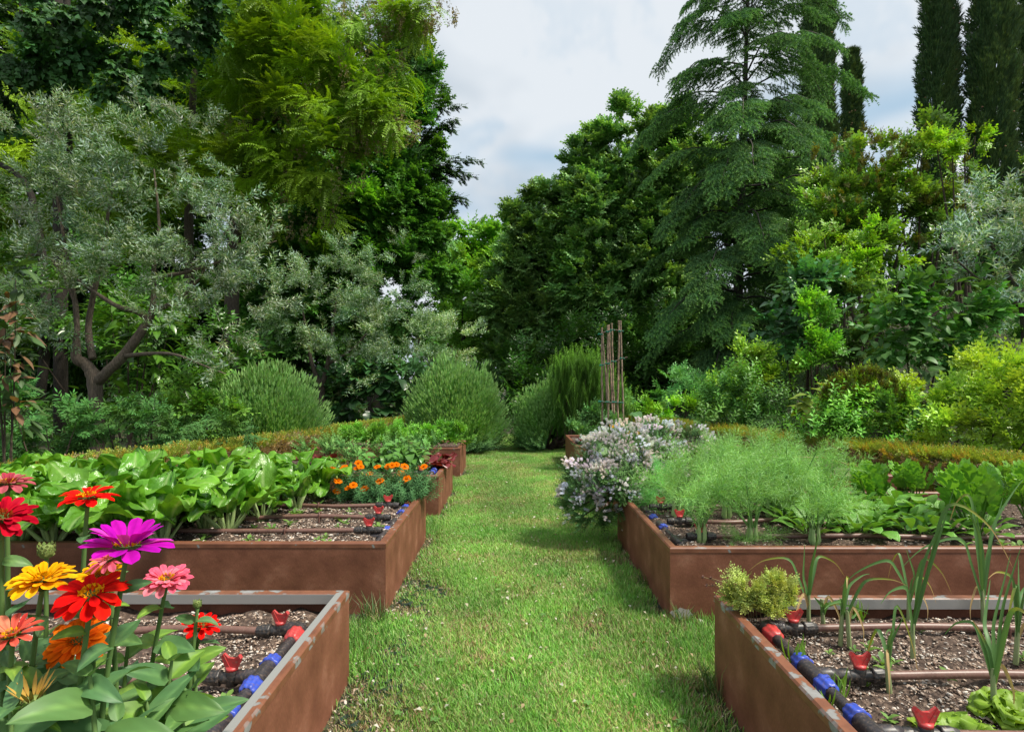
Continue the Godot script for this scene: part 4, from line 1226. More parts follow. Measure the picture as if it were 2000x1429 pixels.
func olives() -> void:
	var bark := lin(0.17, 0.135, 0.105)
	var t := tree("olive_tree", "large silvery olive with a forked pale trunk at the left", "olive tree", 188, 5.0)
	var b := rowpx(188, 5.0)
	limbs(t, "trunk", [
		[[190, b, 5.0, 0.062], [189, 850, 5.0, 0.055], [187, 790, 5.0, 0.052], [184, 740, 5.0, 0.058], [176, 725, 5.0, 0.05]],
		[[188, 745, 5.0, 0.05], [168, 712, 5.0, 0.045], [148, 697, 4.95, 0.042], [150, 650, 4.95, 0.022], [146, 590, 4.95, 0.02], [130, 500, 5.0, 0.014], [110, 380, 5.0, 0.008]],
		[[190, 745, 5.0, 0.045], [210, 725, 4.95, 0.042], [240, 695, 4.95, 0.04], [270, 655, 4.95, 0.036], [292, 620, 4.95, 0.032], [300, 580, 4.95, 0.022], [300, 510, 5.0, 0.018], [310, 440, 5.0, 0.012], [300, 330, 5.0, 0.006]],
		[[288, 622, 4.95, 0.026], [265, 608, 4.9, 0.022], [225, 596, 4.9, 0.018], [170, 560, 5.0, 0.014], [120, 520, 5.0, 0.01]],
		[[295, 610, 4.95, 0.022], [330, 595, 4.9, 0.02], [350, 585, 4.9, 0.014], [390, 540, 4.9, 0.012], [420, 480, 4.95, 0.009], [470, 420, 5.0, 0.005]],
		[[180, 700, 5.0, 0.03], [172, 640, 5.1, 0.026], [185, 560, 5.1, 0.022], [200, 500, 5.1, 0.018], [210, 420, 5.1, 0.012], [230, 300, 5.1, 0.006]],
		[[305, 540, 4.95, 0.018], [370, 530, 4.9, 0.013], [460, 500, 4.85, 0.008], [540, 470, 4.85, 0.004]],
		[[150, 600, 4.95, 0.014], [100, 505, 4.9, 0.012], [30, 502, 4.9, 0.008]],
		[[240, 695, 4.95, 0.02], [330, 690, 4.7, 0.012], [400, 715, 4.6, 0.007], [440, 730, 4.6, 0.004]]], bark, 0.09)
	crown(t, "crown", "olive", M.leaf, [
		[110, 330, 90, 80, 5.0], [60, 230, 70, 60, 5.1], [150, 265, 45, 40, 5.0], [270, 320, 60, 60, 5.0], [285, 240, 18, 40, 5.0], [330, 330, 70, 60, 5.0], [60, 430, 110, 90, 5.0], [200, 430, 90, 80, 4.9], [320, 430, 100, 70, 4.9],
		[430, 440, 90, 55, 4.9], [500, 480, 60, 40, 4.85], [400, 540, 90, 60, 4.8], [250, 520, 80, 60, 4.85], [100, 560, 90, 70, 4.9], [470, 560, 60, 50, 4.8], [370, 640, 80, 50, 4.7], [440, 690, 60, 30, 4.6], [60, 640, 60, 50, 4.9], [380, 250, 30, 40, 5.0], [455, 370, 24, 40, 4.95]],
		3.0, 0.225, lin(0.62, 0.64, 0.66), {"inner": 0.3, "clump": 0.36, "up": 0.35, "jit": 0.7})
	t = tree("olive_tree", "middle olive with a thin trunk behind the first lavender mound", "olive tree", 626, 7.6)
	b = rowpx(626, 7.6)
	limbs(t, "trunk", [[[626, b, 7.6, 0.05], [626, 800, 7.6, 0.045], [628, 750, 7.6, 0.045]], [[628, 752, 7.6, 0.035], [640, 710, 7.6, 0.028], [650, 640, 7.6, 0.02], [660, 560, 7.6, 0.01]], [[627, 752, 7.6, 0.035], [610, 715, 7.6, 0.025], [600, 660, 7.6, 0.018], [590, 600, 7.6, 0.01]], [[640, 710, 7.6, 0.02], [690, 680, 7.6, 0.015], [740, 620, 7.6, 0.008]]], bark * 0.8, 0.08)
	crown(t, "crown", "olive", M.leaf, [[640, 560, 70, 70, 7.6], [600, 630, 70, 60, 7.6], [680, 640, 90, 60, 7.5], [660, 510, 40, 30, 7.6], [760, 560, 60, 60, 7.6], [790, 500, 25, 30, 7.6], [750, 650, 70, 50, 7.5], [620, 700, 80, 35, 7.4], [700, 720, 60, 30, 7.4], [545, 600, 30, 50, 7.6]], 2.6, 0.25, lin(0.68, 0.74, 0.68), {"inner": 0.3, "clump": 0.32, "up": 0.4})
	t = tree("olive_tree", "farthest olive, left of the gap at the end of the path", "olive tree", 785, 10.0)
	limbs(t, "trunk", [[[785, rowpx(785, 10), 10.0, 0.06], [785, 780, 10.0, 0.05], [800, 720, 10.0, 0.035], [820, 660, 10.0, 0.015]], [[786, 770, 10.0, 0.035], [860, 700, 10.0, 0.015]]], dark_bark(), 0.08)
	crown(t, "crown", "olive", M.leaf, [[820, 670, 60, 45, 10.0], [870, 680, 45, 40, 10.0], [790, 710, 60, 40, 10.0], [850, 730, 60, 35, 10.0], [900, 650, 25, 25, 10.0]], 4, 0.30, lin(0.95, 1.0, 0.9), {"inner": 0.3})
	t = tree("olive_tree", "grey leaved olive at the right edge in front of the cypresses", "olive tree", 1990, 6.0)
	limbs(t, "trunk", [[[2010, rowpx(2010, 6.0), 6.0, 0.05], [2000, 600, 6.0, 0.04], [1960, 520, 6.0, 0.02], [1910, 430, 6.0, 0.008]], [[2000, 600, 6.0, 0.03], [1930, 560, 5.9, 0.015], [1860, 500, 5.9, 0.006]]], dark_bark(), 0.06)
	crown(t, "crown", "olive", M.leaf, [[1960, 470, 60, 50, 6.0], [1910, 500, 60, 40, 5.9], [1980, 540, 60, 45, 5.9], [1900, 415, 16, 40, 6.0], [1950, 400, 20, 45, 6.0], [1860, 500, 30, 25, 5.9], [2030, 470, 60, 90, 6.0], [1960, 590, 50, 25, 5.8], [1990, 390, 25, 40, 6.0]], 3.4, 0.32, lin(0.85, 0.88, 1.15), {"inner": 0.35, "up": 0.7, "jit": 0.5})

func dark_bark() -> Color:
	return lin(0.10, 0.08, 0.065)

func ground_cover() -> void:                              # low wild growth that nobody could count, on the ground and the bank
	var root := Node3D.new()
	root.name = "undergrowth"; add_child(root)
	root.set_meta("kind", "stuff"); root.set_meta("label", "low wild undergrowth covering the ground under the trees and the bank")
	var xs := []; var cs := []; var xl := []; var cl := []
	for i in 5200:
		var left := rng.randf() < 0.4
		var d := rr(3.4, 15.0)
		var edge := lerpf(2.4, 1.5, clampf((d - 4.0) / 3.2, 0, 1))
		if d > 7.4:
			edge = 0.9 if d < 9.0 else 0.0
		var x := rr(edge + 0.25, 2.5 + d * 0.72)
		if left:
			if d < 7.5 and rng.randf() < 0.6:
				continue
			x = -rr(edge + (0.25 if d < 7.0 else 0.0), 2.5 + d * 0.72)
		var p := Vector3(x, terrain(x, -d), -d)
		var dd := (Vector3.UP + rdir() * 0.9).normalized()
		var s := rr(0.12, 0.30) * (0.7 + d * 0.05)
		var c := lin(1.0, 1.05, 0.9) * rr(0.5, 1.2)
		if noise.get_noise_2d(x * 14, d * 14) > 0.0:
			xs.append(xf(p, dd, rdir(), s)); cs.append(c)
		else:
			xl.append(xf(p, dd, rdir(), s)); cl.append(c)
	multi("low_leaves", K.small, M.leaf, root, xs, cs)
	multi("long_leaves", K.lanceleaf, M.leaf, root, xl, cl)

# ---------- thyme, trellis and the far beds ----------
func build_herbs() -> void:
	# flowering thyme
	var t := thing("thyme_bush", "big thyme bush covered in pale lilac flowers spilling over the bed edge", "thyme bush", Vector3(0.60, 0.216, -2.98))
	var lob := [[1175, 945, 75, 75, 2.9], [1230, 900, 70, 55, 3.0], [1150, 985, 48, 40, 2.85], [1265, 875, 55, 40, 3.2], [1240, 975, 60, 40, 2.95], [1330, 870, 55, 35, 3.3], [1385, 880, 35, 30, 3.3], [1140, 930, 40, 35, 2.9]]
	for lb in lob:
		for i in 5:
			var m := MB.new()
			var e := P(lb[0] + rr(-40, 40), lb[1] + rr(-25, 30), lb[4]) - t.position
			tube(m, spline([Vector3(rr(-0.04, 0.04), 0, rr(-0.03, 0.03)), e * 0.5 + Vector3(0, 0.03, 0), e], 6), [0.007, 0.006, 0.006, 0.005, 0.004, 0.003, 0.002], 5, lin(0.11, 0.08, 0.06))
			part("woody_stem", m.mesh(), M.bark, t)
	crown(t, "foliage", "thymeleaf", M.matte, lob, 11, 0.07, lin(0.85, 0.95, 0.9), {"inner": 0.35, "up": 0.5, "clump": 0.25, "deep": 1.0})
	crown(t, "flowers", "thymebloom", M.matte, [[1165, 900, 55, 40, 2.88], [1215, 880, 60, 45, 2.95], [1265, 862, 55, 35, 3.15], [1150, 940, 40, 40, 2.85], [1195, 935, 50, 45, 2.82], [1335, 862, 50, 28, 3.25], [1385, 878, 30, 25, 3.25], [1240, 930, 45, 35, 2.9], [1130, 975, 30, 30, 2.82], [1290, 915, 40, 40, 3.1]], 6.5, 0.042, lin(1, 1, 1), {"inner": 0.85, "up": 0.9, "out": 0.9, "clump": 0.2, "deep": 0.9, "jit": 0.35})
	crown(t, "lower_flowers", "thymebloom", M.matte, [[1155, 1000, 40, 22, 2.8], [1200, 1000, 35, 20, 2.8], [1255, 980, 30, 22, 2.8]], 1.6, 0.052, lin(1, 1, 1), {"inner": 0.75, "up": 0.7, "clump": 0.4})
	# dill beside it
	K.filig = filigree(46, lin(0.12, 0.27, 0.08))
	t = thing("dill_plant", "soft feathery dill growing between the thyme and the fennel", "dill", Vector3(0.78, 0.216, -2.75))
	crown(t, "foliage", "filig", M.leaf, [[1300, 970, 45, 30, 2.75], [1280, 950, 40, 35, 2.8], [1320, 1000, 30, 20, 2.6]], 5, 0.10, lin(0.9, 1.0, 1.2), {"up": 0.7})
	# rue in the far right bed
	t = thing("rue_bush", "blue green lacy leaved rue in the farthest right bed", "herb bush", Vector3(0.80, 0.216, -5.2))
	crown(t, "foliage", "small", M.matte, [[1165, 835, 38, 30, 5.2], [1140, 850, 28, 22, 5.15], [1190, 845, 30, 28, 5.2], [1155, 815, 22, 18, 5.2], [1125, 840, 14, 12, 5.15]], 6, 0.10, lin(0.95, 1.0, 1.7), {"up": 0.6})
	# courgette around the trellis
	K.courg = leaf_set(5, 1.0, 1, 0.6, 0.12, 0.07, lin(0.075, 0.18, 0.05), 1.3, 6, 3, 0.03)
	K.courgpale = leaf_set(3, 0.95, 1, 0.6, 0.15, 0.08, lin(0.20, 0.32, 0.13), 1.2, 6, 3, 0.03)
	t = thing("courgette_plant", "courgette with broad lobed leaves climbing round the cane trellis", "courgette plant", Vector3(1.0, 0.216, -5.1))
	for a in [[1225, 845, 5.0, 0.16], [1210, 830, 5.2, 0.14], [1240, 825, 5.1, 0.15], [1195, 850, 5.0, 0.14], [1232, 862, 4.9, 0.15], [1190, 808, 5.2, 0.12], [1236, 805, 5.1, 0.12], [1210, 868, 4.9, 0.16], [1175, 860, 4.95, 0.12], [1250, 850, 5.0, 0.14], [1200, 880, 4.8, 0.13]]:
		var e := P(a[0], a[1], a[2]) - t.position
		var m := MB.new()
		tube(m, spline([Vector3(rr(-0.05, 0.05), 0, 0), e * 0.5 + Vector3(0, 0.06, 0), e], 5), [0.007, 0.007, 0.006, 0.006, 0.005, 0.005], 5, lin(0.14, 0.24, 0.07))
		part("stalk", m.mesh(), M.plain, t)
		part("leaf", K.courg[rng.randi() % 5], M.leaf, t, xf(e, Vector3(rr(-1, 1), rr(-0.4, 0.2), rr(0.2, 1)), Vector3(rr(-0.3, 0.3), 1, 0.5), a[3]))
	for a in [[1150, 895, 4.2, 0.17], [1185, 885, 4.2, 0.2], [1215, 885, 4.25, 0.15]]:
		part("leaf", K.courgpale[rng.randi() % 3], M.leaf, t, xf(P(a[0] + 30, a[1] - 14, a[2]) - t.position, Vector3(-1, -0.15, 0.5), Vector3(0, 1, 0.6), a[3]))
	for a in [[1228, 850, 4.9], [1245, 848, 4.9], [1196, 836, 5.0]]:
		var m := MB.new()
		for k in 5:
			leaf(m, Vector3.ZERO, Vector3(cos(k * 1.256), 0.7, sin(k * 1.256)), Vector3.UP, 1.0, 0.5, 3, 0, -0.5, 0.1, 0, lin(0.8, 0.42, 0.02), lin(0.7, 0.35, 0.02))
		part("flower", m.mesh(), M.petal, t, xf(P(a[0], a[1], a[2]) - t.position, Vector3(0, 1, 0.5), Vector3(0, 0, 1), 0.04))
	trellis()
	# small golden thyme, near right bed
	t = thing("golden_thyme", "small yellow green thyme cushion in the corner of the nearest right bed", "thyme", Vector3(0.61, 0.19, -1.46))
	crown(t, "foliage", "boxleaf", M.matte, [[1485, 1150, 62, 30, 1.45], [1460, 1160, 40, 25, 1.44], [1510, 1158, 45, 26, 1.46], [1480, 1178, 60, 20, 1.44]], 9, 0.026, lin(0.215, 0.25, 0.075), {"up": 0.8, "clump": 0.3, "deep": 1.0})
	for i in 11:
		var m := MB.new()
		var px := rr(1410, 1560) if i > 4 else rr(1372, 1440)
		var e := P(px, rr(1118, 1150), 1.45) - t.position
		tube(m, spline([Vector3(e.x * 0.4, 0, 0), e * 0.6 + Vector3(0, 0.02, 0), e], 5), [0.0009, 0.0009, 0.0008, 0.0008, 0.0007, 0.0007], 4, lin(0.22, 0.18, 0.08))
		part("stalk", m.mesh(), M.plain, t)
		var h := MB.new()
		var hc := lin(0.24, 0.13, 0.12) if i < 5 else lin(0.30, 0.32, 0.08)
		for k in 22:
			leaf4(h, rdir() * 0.2, rdir(), rdir(), 0.6, 0.4, 0.2, 0.1, vary(hc, 0.25))
		part("seed_head", h.mesh(), M.matte, t, Transform3D(Basis().scaled(Vector3.ONE * 0.0075), e))
	# third left bed: basil, red lettuce; farthest: parsley
	K.basil = leaf_set(6, 0.62, 1, 1.0, 0.12, 0.02, lin(0.13, 0.31, 0.06), 1.15, 5, 2, 0.02)
	var bl := ["left basil plant with glossy cupped leaves in the third left bed", "right basil plant with glossy cupped leaves in the third left bed", "basil plant half hidden behind the other two"]
	var k := 0
	for a in [[738, 900, 3.62, 40, 30], [800, 895, 3.66, 42, 30], [770, 880, 3.9, 34, 24]]:
		var o := P(a[0], a[1] + 40, a[2]); o.y = 0.216
		t = thing("basil_plant", bl[k], "basil", o, 0.0, "basil plants in the third left bed")
		k += 1
		for s in 10:
			var e := P(a[0] + rr(-0.9, 0.9) * a[3], a[1] - 8 + rr(-1, 0.5) * a[4], a[2] + rr(-0.08, 0.08)) - o
			var m := MB.new()
			tube(m, [Vector3.ZERO, e * 0.55 + rdir() * 0.01, e], [0.003, 0.003, 0.002], 4, lin(0.10, 0.2, 0.05))
			part("stem", m.mesh(), M.plain, t)
			for i in 9:
				var f := 1.0 - i / 12.0
				var an := i * 1.9
				part("leaf", K.basil[rng.randi() % 6], M.gloss, t, xf(e * f, Vector3(cos(an), rr(-0.35, 0.3), sin(an)), Vector3(0, 1, 0.25) + rdir() * 0.2, rr(0.055, 0.09) * (0.7 if i < 2 else 1.0)))
	K.redlet = leaf_set(5, 0.8, 2, 0.9, 0.2, 0.12, lin(0.20, 0.035, 0.04), 1.5, 6, 3, 0.05)
	K.redlet += leaf_set(2, 0.8, 2, 0.9, 0.2, 0.12, lin(0.12, 0.12, 0.03), 1.2, 6, 3, 0.05)
	k = 0
	var rl := ["red lettuce left of the basil plants", "red lettuce near the path corner of the third left bed", "red lettuce between the hedge and the other lettuce", "red lettuce at the back corner of the third left bed"]
	for a in [[-1.08, 3.72], [-0.50, 3.80], [-1.22, 3.95], [-0.50, 4.08]]:
		rosette("lettuce_plant", rl[k], "lettuce", Vector3(a[0], 0.216, -a[1]), K.redlet, M.gloss, 18, 0.135, 0.95, "red lettuces in the third left bed")
		k += 1
	for i in 7:
		var o := Vector3(lerpf(-1.35, -0.5, i / 6.0), 0.216, -rr(4.95, 5.2))
		t = thing("parsley_plant", "bushy parsley in the farthest left bed, %s from the path" % ORD[6 - i], "parsley", o, 0.0, "parsley filling the farthest left bed")
		var px := 1000 + o.x * F / -o.z
		crown(t, "foliage", "small", M.leaf, [[px, 846, 34, 13, -o.z], [px + 10, 853, 34, 12, -o.z]], 7, 0.075, lin(1.3, 1.5, 1.0), {"up": 0.7})
	for i in 5:
		var o := Vector3(lerpf(-1.3, -0.6, i / 4.0), 0.216, -rr(3.98, 4.15))
		t = thing("oregano_plant", "bluish green bushy herb at the back of the third left bed, %s from the path" % ORD[4 - i], "herb bush", o, 0.0, "herbs at the back of the third left bed")
		var px := 1000 + o.x * F / -o.z
		crown(t, "foliage", "thymeleaf", M.matte, [[px, 880, 50, 18, -o.z], [px, 892, 44, 14, -o.z]], 6, 0.10, lin(1.3, 1.5, 1.1), {"up": 0.9})

func rosette(called: String, label: String, cat: String, at: Vector3, leaves: Array, mat: Material, n: int, size: float, open: float, group := "") -> Node3D:
	var t := thing(called, label, cat, at, 0.0, group)
	for i in n:
		var a := i * 2.4 + rr(-0.3, 0.3)
		var f := float(i) / n                                     # 0 the heart, 1 the outside
		var out := Vector3(cos(a), 0, sin(a))
		var d := (out * lerpf(0.25, 1.5, f) * open + Vector3.UP).normalized()
		part("leaf", leaves[rng.randi() % leaves.size()], mat, t, xf(out * 0.012, d, Vector3.UP - out * 0.6, size * rr(0.8, 1.15) * lerpf(0.75, 1.05, f)))
	return t

func filigree(n: int, col: Color) -> ArrayMesh:             # thread leaves of dill and fennel, along +Y
	var m := MB.new()
	for i in n:
		var t := (i + 0.5) / n
		var a := i * 2.4
		var p := Vector3(0, t * 0.9, 0)
		var d := (Vector3(cos(a), 0.55, sin(a) * 0.6)).normalized()
		var L := 0.42 * (1.05 - 0.7 * t)
		for j in 5:
			var q := p + d * L * (0.15 + 0.2 * j)
			var e := (d + rdir() * 0.75).normalized() * L * rr(0.3, 0.55)
			var s := e.cross(rdir()).normalized() * 0.0062
			var c := vary(col, 0.22)
			var x := m.add(q - s, c); var y := m.add(q + s, c); var z := m.add(q + e, c)
			m.tri(x, z, y)
		var s2 := d.cross(rdir()).normalized() * 0.0065
		var x2 := m.add(p - s2, col); var y2 := m.add(p + s2, col); var z2 := m.add(p + d * L, col)
		m.tri(x2, z2, y2)
	return m.mesh()

func trellis() -> void:
	var t := thing("cane_trellis", "tall trellis of bamboo canes tied with green twine", "trellis", Vector3(0.88, 0.216, -5.2))
	var canes := [[1175, 641, 1177, 835, 5.12], [1177, 650, 1190, 838, 5.28], [1187, 636, 1188, 836, 5.1], [1189, 635, 1198, 835, 5.3], [1195, 632, 1200, 836, 5.2], [1209, 627, 1206, 846, 5.1], [1212, 627, 1218, 836, 5.25]]
	for c in canes:
		var a := P(c[2], c[3], c[4]) - t.position; var b := P(c[0], c[1], c[4]) - t.position
		a += (a - b).normalized() * 0.14
		var m := MB.new()
		var n := 11
		var pts := []; var rad := []
		for i in n + 1:
			var f := float(i) / n
			var p := a.lerp(b, f) + Vector3(rr(-1, 1), 0, rr(-1, 1)) * 0.003
			for w in [[-0.004, 1.0], [0.0, 1.22], [0.004, 1.0]]:
				pts.append(p + (b - a).normalized() * w[0]); rad.append(lerpf(0.0092, 0.0068, f) * w[1])
		tube(m, pts, rad, 7, vary(lin(0.38, 0.28, 0.21), 0.15))
		part("cane", m.mesh(), M.bark, t)
	for r in [[[1171, 653], [1194, 644], [1217, 647]], [[1174, 713], [1198, 706], [1226, 697]], [[1173, 784], [1196, 786], [1217, 785]], [[1185, 832], [1205, 828]]]:
		var m := MB.new()
		var pts := []
		for w in r:
			pts.append(P(w[0], w[1], 5.07) - t.position)
		var sp := spline(pts, 6)
		tube(m, sp, [0.005, 0.006, 0.005, 0.006, 0.005, 0.005, 0.004], 6, lin(0.17, 0.13, 0.10))
		part("cross_stick", m.mesh(), M.bark, t)
	for w in [[1172, 653], [1187, 648], [1195, 645], [1212, 647], [1175, 713], [1186, 710], [1198, 706], [1214, 700], [1173, 784], [1186, 785], [1199, 785], [1212, 786], [1200, 829], [1204, 826]]:
		var m := MB.new()
		var c := lin(0.01, 0.22, 0.16)
		var loop := []
		for i in 13:
			var a := i * TAU * 2 / 12
			loop.append(Vector3(cos(a) * 0.015, rr(-0.006, 0.006), sin(a) * 0.015))
		tube(m, loop, [0.0028, 0.0028, 0.0028, 0.0028, 0.0028, 0.0028, 0.0028, 0.0028, 0.0028, 0.0028, 0.0028, 0.0028, 0.0028], 4, c)
		for s in [-1, 1]:
			tube(m, [Vector3(0, 0, 0.015), Vector3(s * 0.012, 0.008, 0.02), Vector3(s * 0.022, -0.004, 0.022)], [0.003, 0.0028, 0.0022], 4, c)
		part("twine_tie", m.mesh(), M.plain, t, Transform3D(Basis(), P(w[0], w[1], 5.08) - t.position))

# ---------- chard, marigolds, fennel, spinach, celery, garlic ----------
func stalked_leaf(stalk: float, sw: float, L: float, W: float, shape: int, bend: float, col: Color, stalk_col: Color, vein: float, bumps: float, wave: float, seg := 8, across := 3) -> ArrayMesh:
	var m := MB.new()
	tube(m, [Vector3.ZERO, Vector3(0, stalk * 0.5, 0), Vector3(0, stalk * 1.02, 0.0)], [sw * 1.3, sw, sw * 0.7], 6, stalk_col)
	var c2 := Color(lerpf(col.r, stalk_col.r, 0.55), lerpf(col.g, stalk_col.g, 0.55), lerpf(col.b, stalk_col.b, 0.55)) * vein
	leaf(m, Vector3(0, stalk, 0), Vector3.UP, Vector3(0, 0, 1), L, W, seg, shape, bend, 0.22, wave, col, c2, across, bumps)
	mottle(m, 0.1, 0.1, Color(0, 0, 0, 0), 0.22)
	return m.mesh()

func build_vegetables() -> void:
	chard()
	marigolds()
	fennel()
	# spinach
	var sp := []
	for i in 8:
		sp.append(stalked_leaf(0.35, 0.02, 0.75, 0.42, 2, rr(0.5, 1.3), vary(lin(0.15, 0.36, 0.05), 0.15), lin(0.16, 0.28, 0.07), 1.0, 0.04, 0.03, 6, 2))
	for r in 4:
		for c in 6:
			var o := Vector3(1.10 + c * 0.115 + rr(-0.03, 0.03), 0.216, -(2.19 + r * 0.16 + rr(-0.03, 0.03)))
			var t := rosette("spinach_plant", "low glossy spinach, %s from the fennel in the %s row from the front wall" % [ORD[c], ORD[r]], "spinach", o, sp, M.chard, 13, 0.135, 1.3, "spinach in the second right bed")
	# celery
	var ce := []
	for i in 5:
		var m := MB.new()
		var green := vary(lin(0.16, 0.37, 0.04), 0.14)
		var q := Vector3(0, 0.55, 0)
		tube(m, [Vector3.ZERO, Vector3(0, 0.3, 0), q, Vector3(0, 0.8, 0.02)], [0.022, 0.017, 0.012, 0.006], 5, lin(0.13, 0.26, 0.05))
		for w in [[0.5, -1.1, 0.26], [0.5, 1.1, 0.26], [0.66, -0.95, 0.25], [0.66, 0.95, 0.25], [0.8, 0.0, 0.34]]:
			var d := Vector3(sin(w[1]), cos(w[1]), rr(-0.1, 0.25))
			for lobe in [-0.65, 0.0, 0.65]:                   # three toothed lobes
				var dd: Vector3 = d.rotated(Vector3(0, 0, 1), lobe)
				var L: float = w[2] * (1.0 if lobe == 0.0 else 0.78)
				leaf(m, Vector3(0, w[0], 0.0) + d * 0.05, dd, Vector3(0, 0, 1), L, L * 0.62, 4, 2, rr(0.1, 0.7), 0.12, 0.1, green, green * 1.15, 1)
				for tooth in [-0.45, 0.45]:
					leaf4(m, Vector3(0, w[0], 0) + d * 0.05 + dd * L * 0.62, dd.rotated(Vector3(0, 0, 1), tooth), Vector3(0, 0, 1), L * 0.42, L * 0.22, 0.1, 0.1, green)
		ce.append(m.mesh())
	var cl := ["large leafy celery nearest the front wall of the second right bed", "leafy celery behind the largest one, towards the right edge", "celery between the spinach and the right hedge", "celery with upright leaf stalks in the middle of the hedge side", "celery at the right edge in front of the hedge", "celery in the far right corner of the second right bed", "celery nearest the fennel against the far wall", "large celery cut by the right edge"]
	var ci := 0
	for a in [[1.70, 2.22, 1.3], [2.05, 2.38, 1.25], [1.62, 2.72, 1.0], [1.86, 2.80, 1.05], [2.12, 2.66, 1.05], [2.4, 2.8, 1.0], [1.44, 2.84, 0.9], [2.35, 2.35, 1.2]]:
		var o := Vector3(a[0], 0.216, -a[1])
		ci += 1
		var t := thing("celery_plant", cl[ci - 1], "celery", o, 0.0, "celery in the second right bed")
		for i in 11:
			var an := i * 2.4 + rr(-0.3, 0.3)
			var f := i / 11.0
			var out := Vector3(cos(an), 0, sin(an))
			part("leaf", ce[rng.randi() % 5], M.gloss, t, xf(out * 0.012, out * lerpf(0.08, 0.75, f) + Vector3.UP, out * -0.3 + Vector3.UP * 0.4, a[2] * rr(0.14, 0.185)))
	garlic()
	# frilled lettuce at the lower right corner
	var fr := []
	for i in 7:
		var m := MB.new()
		leaf(m, Vector3.ZERO, Vector3.UP, Vector3(0, 0, 1), 1.0, 0.85, 9, 2, rr(0.6, 1.2), 0.2, 0.16, vary(lin(0.24, 0.40, 0.03), 0.1), lin(0.30, 0.45, 0.07), 4, 0.05)
		for k in 26:
			var tt := rr(0.35, 1.0); var sd := signf(rr(-1, 1))
			var w := 0.42 * width_at(2, minf(tt, 0.98))
			leaf4(m, Vector3(sd * w * 0.95, tt * 0.86, -0.25 * tt * tt), Vector3(sd, rr(-0.1, 0.9), rr(-0.6, 0.9)).normalized(), rdir(), rr(0.08, 0.16), rr(0.07, 0.12), 0.3, 0.2, vary(lin(0.27, 0.44, 0.035), 0.15))
		fr.append(m.mesh())
	rosette("lettuce_plant", "frilly bright green lettuce at the bottom right beside the red valve", "lettuce", Vector3(0.74, 0.183, -1.0), fr, M.leaf, 26, 0.062, 1.2)
	rosette("lettuce_plant", "second frilly lettuce, cut by the right edge", "lettuce", Vector3(0.90, 0.185, -1.06), fr, M.leaf, 26, 0.068, 1.15)
	seedlings()

func chard() -> void:
	var big := []
	for i in 10:
		big.append(stalked_leaf(0.42, 0.03, 0.78, 0.40 + rr(-0.05, 0.07), 3 if i % 3 else 1, rr(0.5, 2.3), vary(lin(0.13, 0.335, 0.028), 0.25), lin(0.36, 0.48, 0.19), 1.0, 0.10, 0.12, 16, 5))
	var spots := []
	for r in 5:
		for c in 11:
			var x: float = -0.98 - c * 0.135 - [0.2, 0.07, 0.0, -0.04, -0.05][r] + rr(-0.04, 0.04)
			spots.append(Vector3(x, 0.216, -(2.10 + r * 0.19 + rr(-0.04, 0.04))))
	for si in spots.size():
		var o: Vector3 = spots[si]
		var t := thing("chard_plant", "glossy chard, %s from the path in the %s row behind the front wall" % [ORD[si % 11], ORD[si / 11]], "chard", o, rr(0, TAU), "chard filling the second left bed")
		var n := 9
		var s := rr(0.84, 1.08)
		for i in n:
			var a := i * 2.4 + rr(-0.4, 0.4)
			var f := i / float(n)
			var out := Vector3(cos(a), 0, sin(a))
			part("leaf", big[rng.randi() % big.size()], M.chard, t, xf(out * 0.012, out * lerpf(0.12, 1.0, f) + Vector3.UP, Vector3.UP * 0.9 - out * 0.5 + rdir() * 0.35, s * rr(0.17, 0.275)))

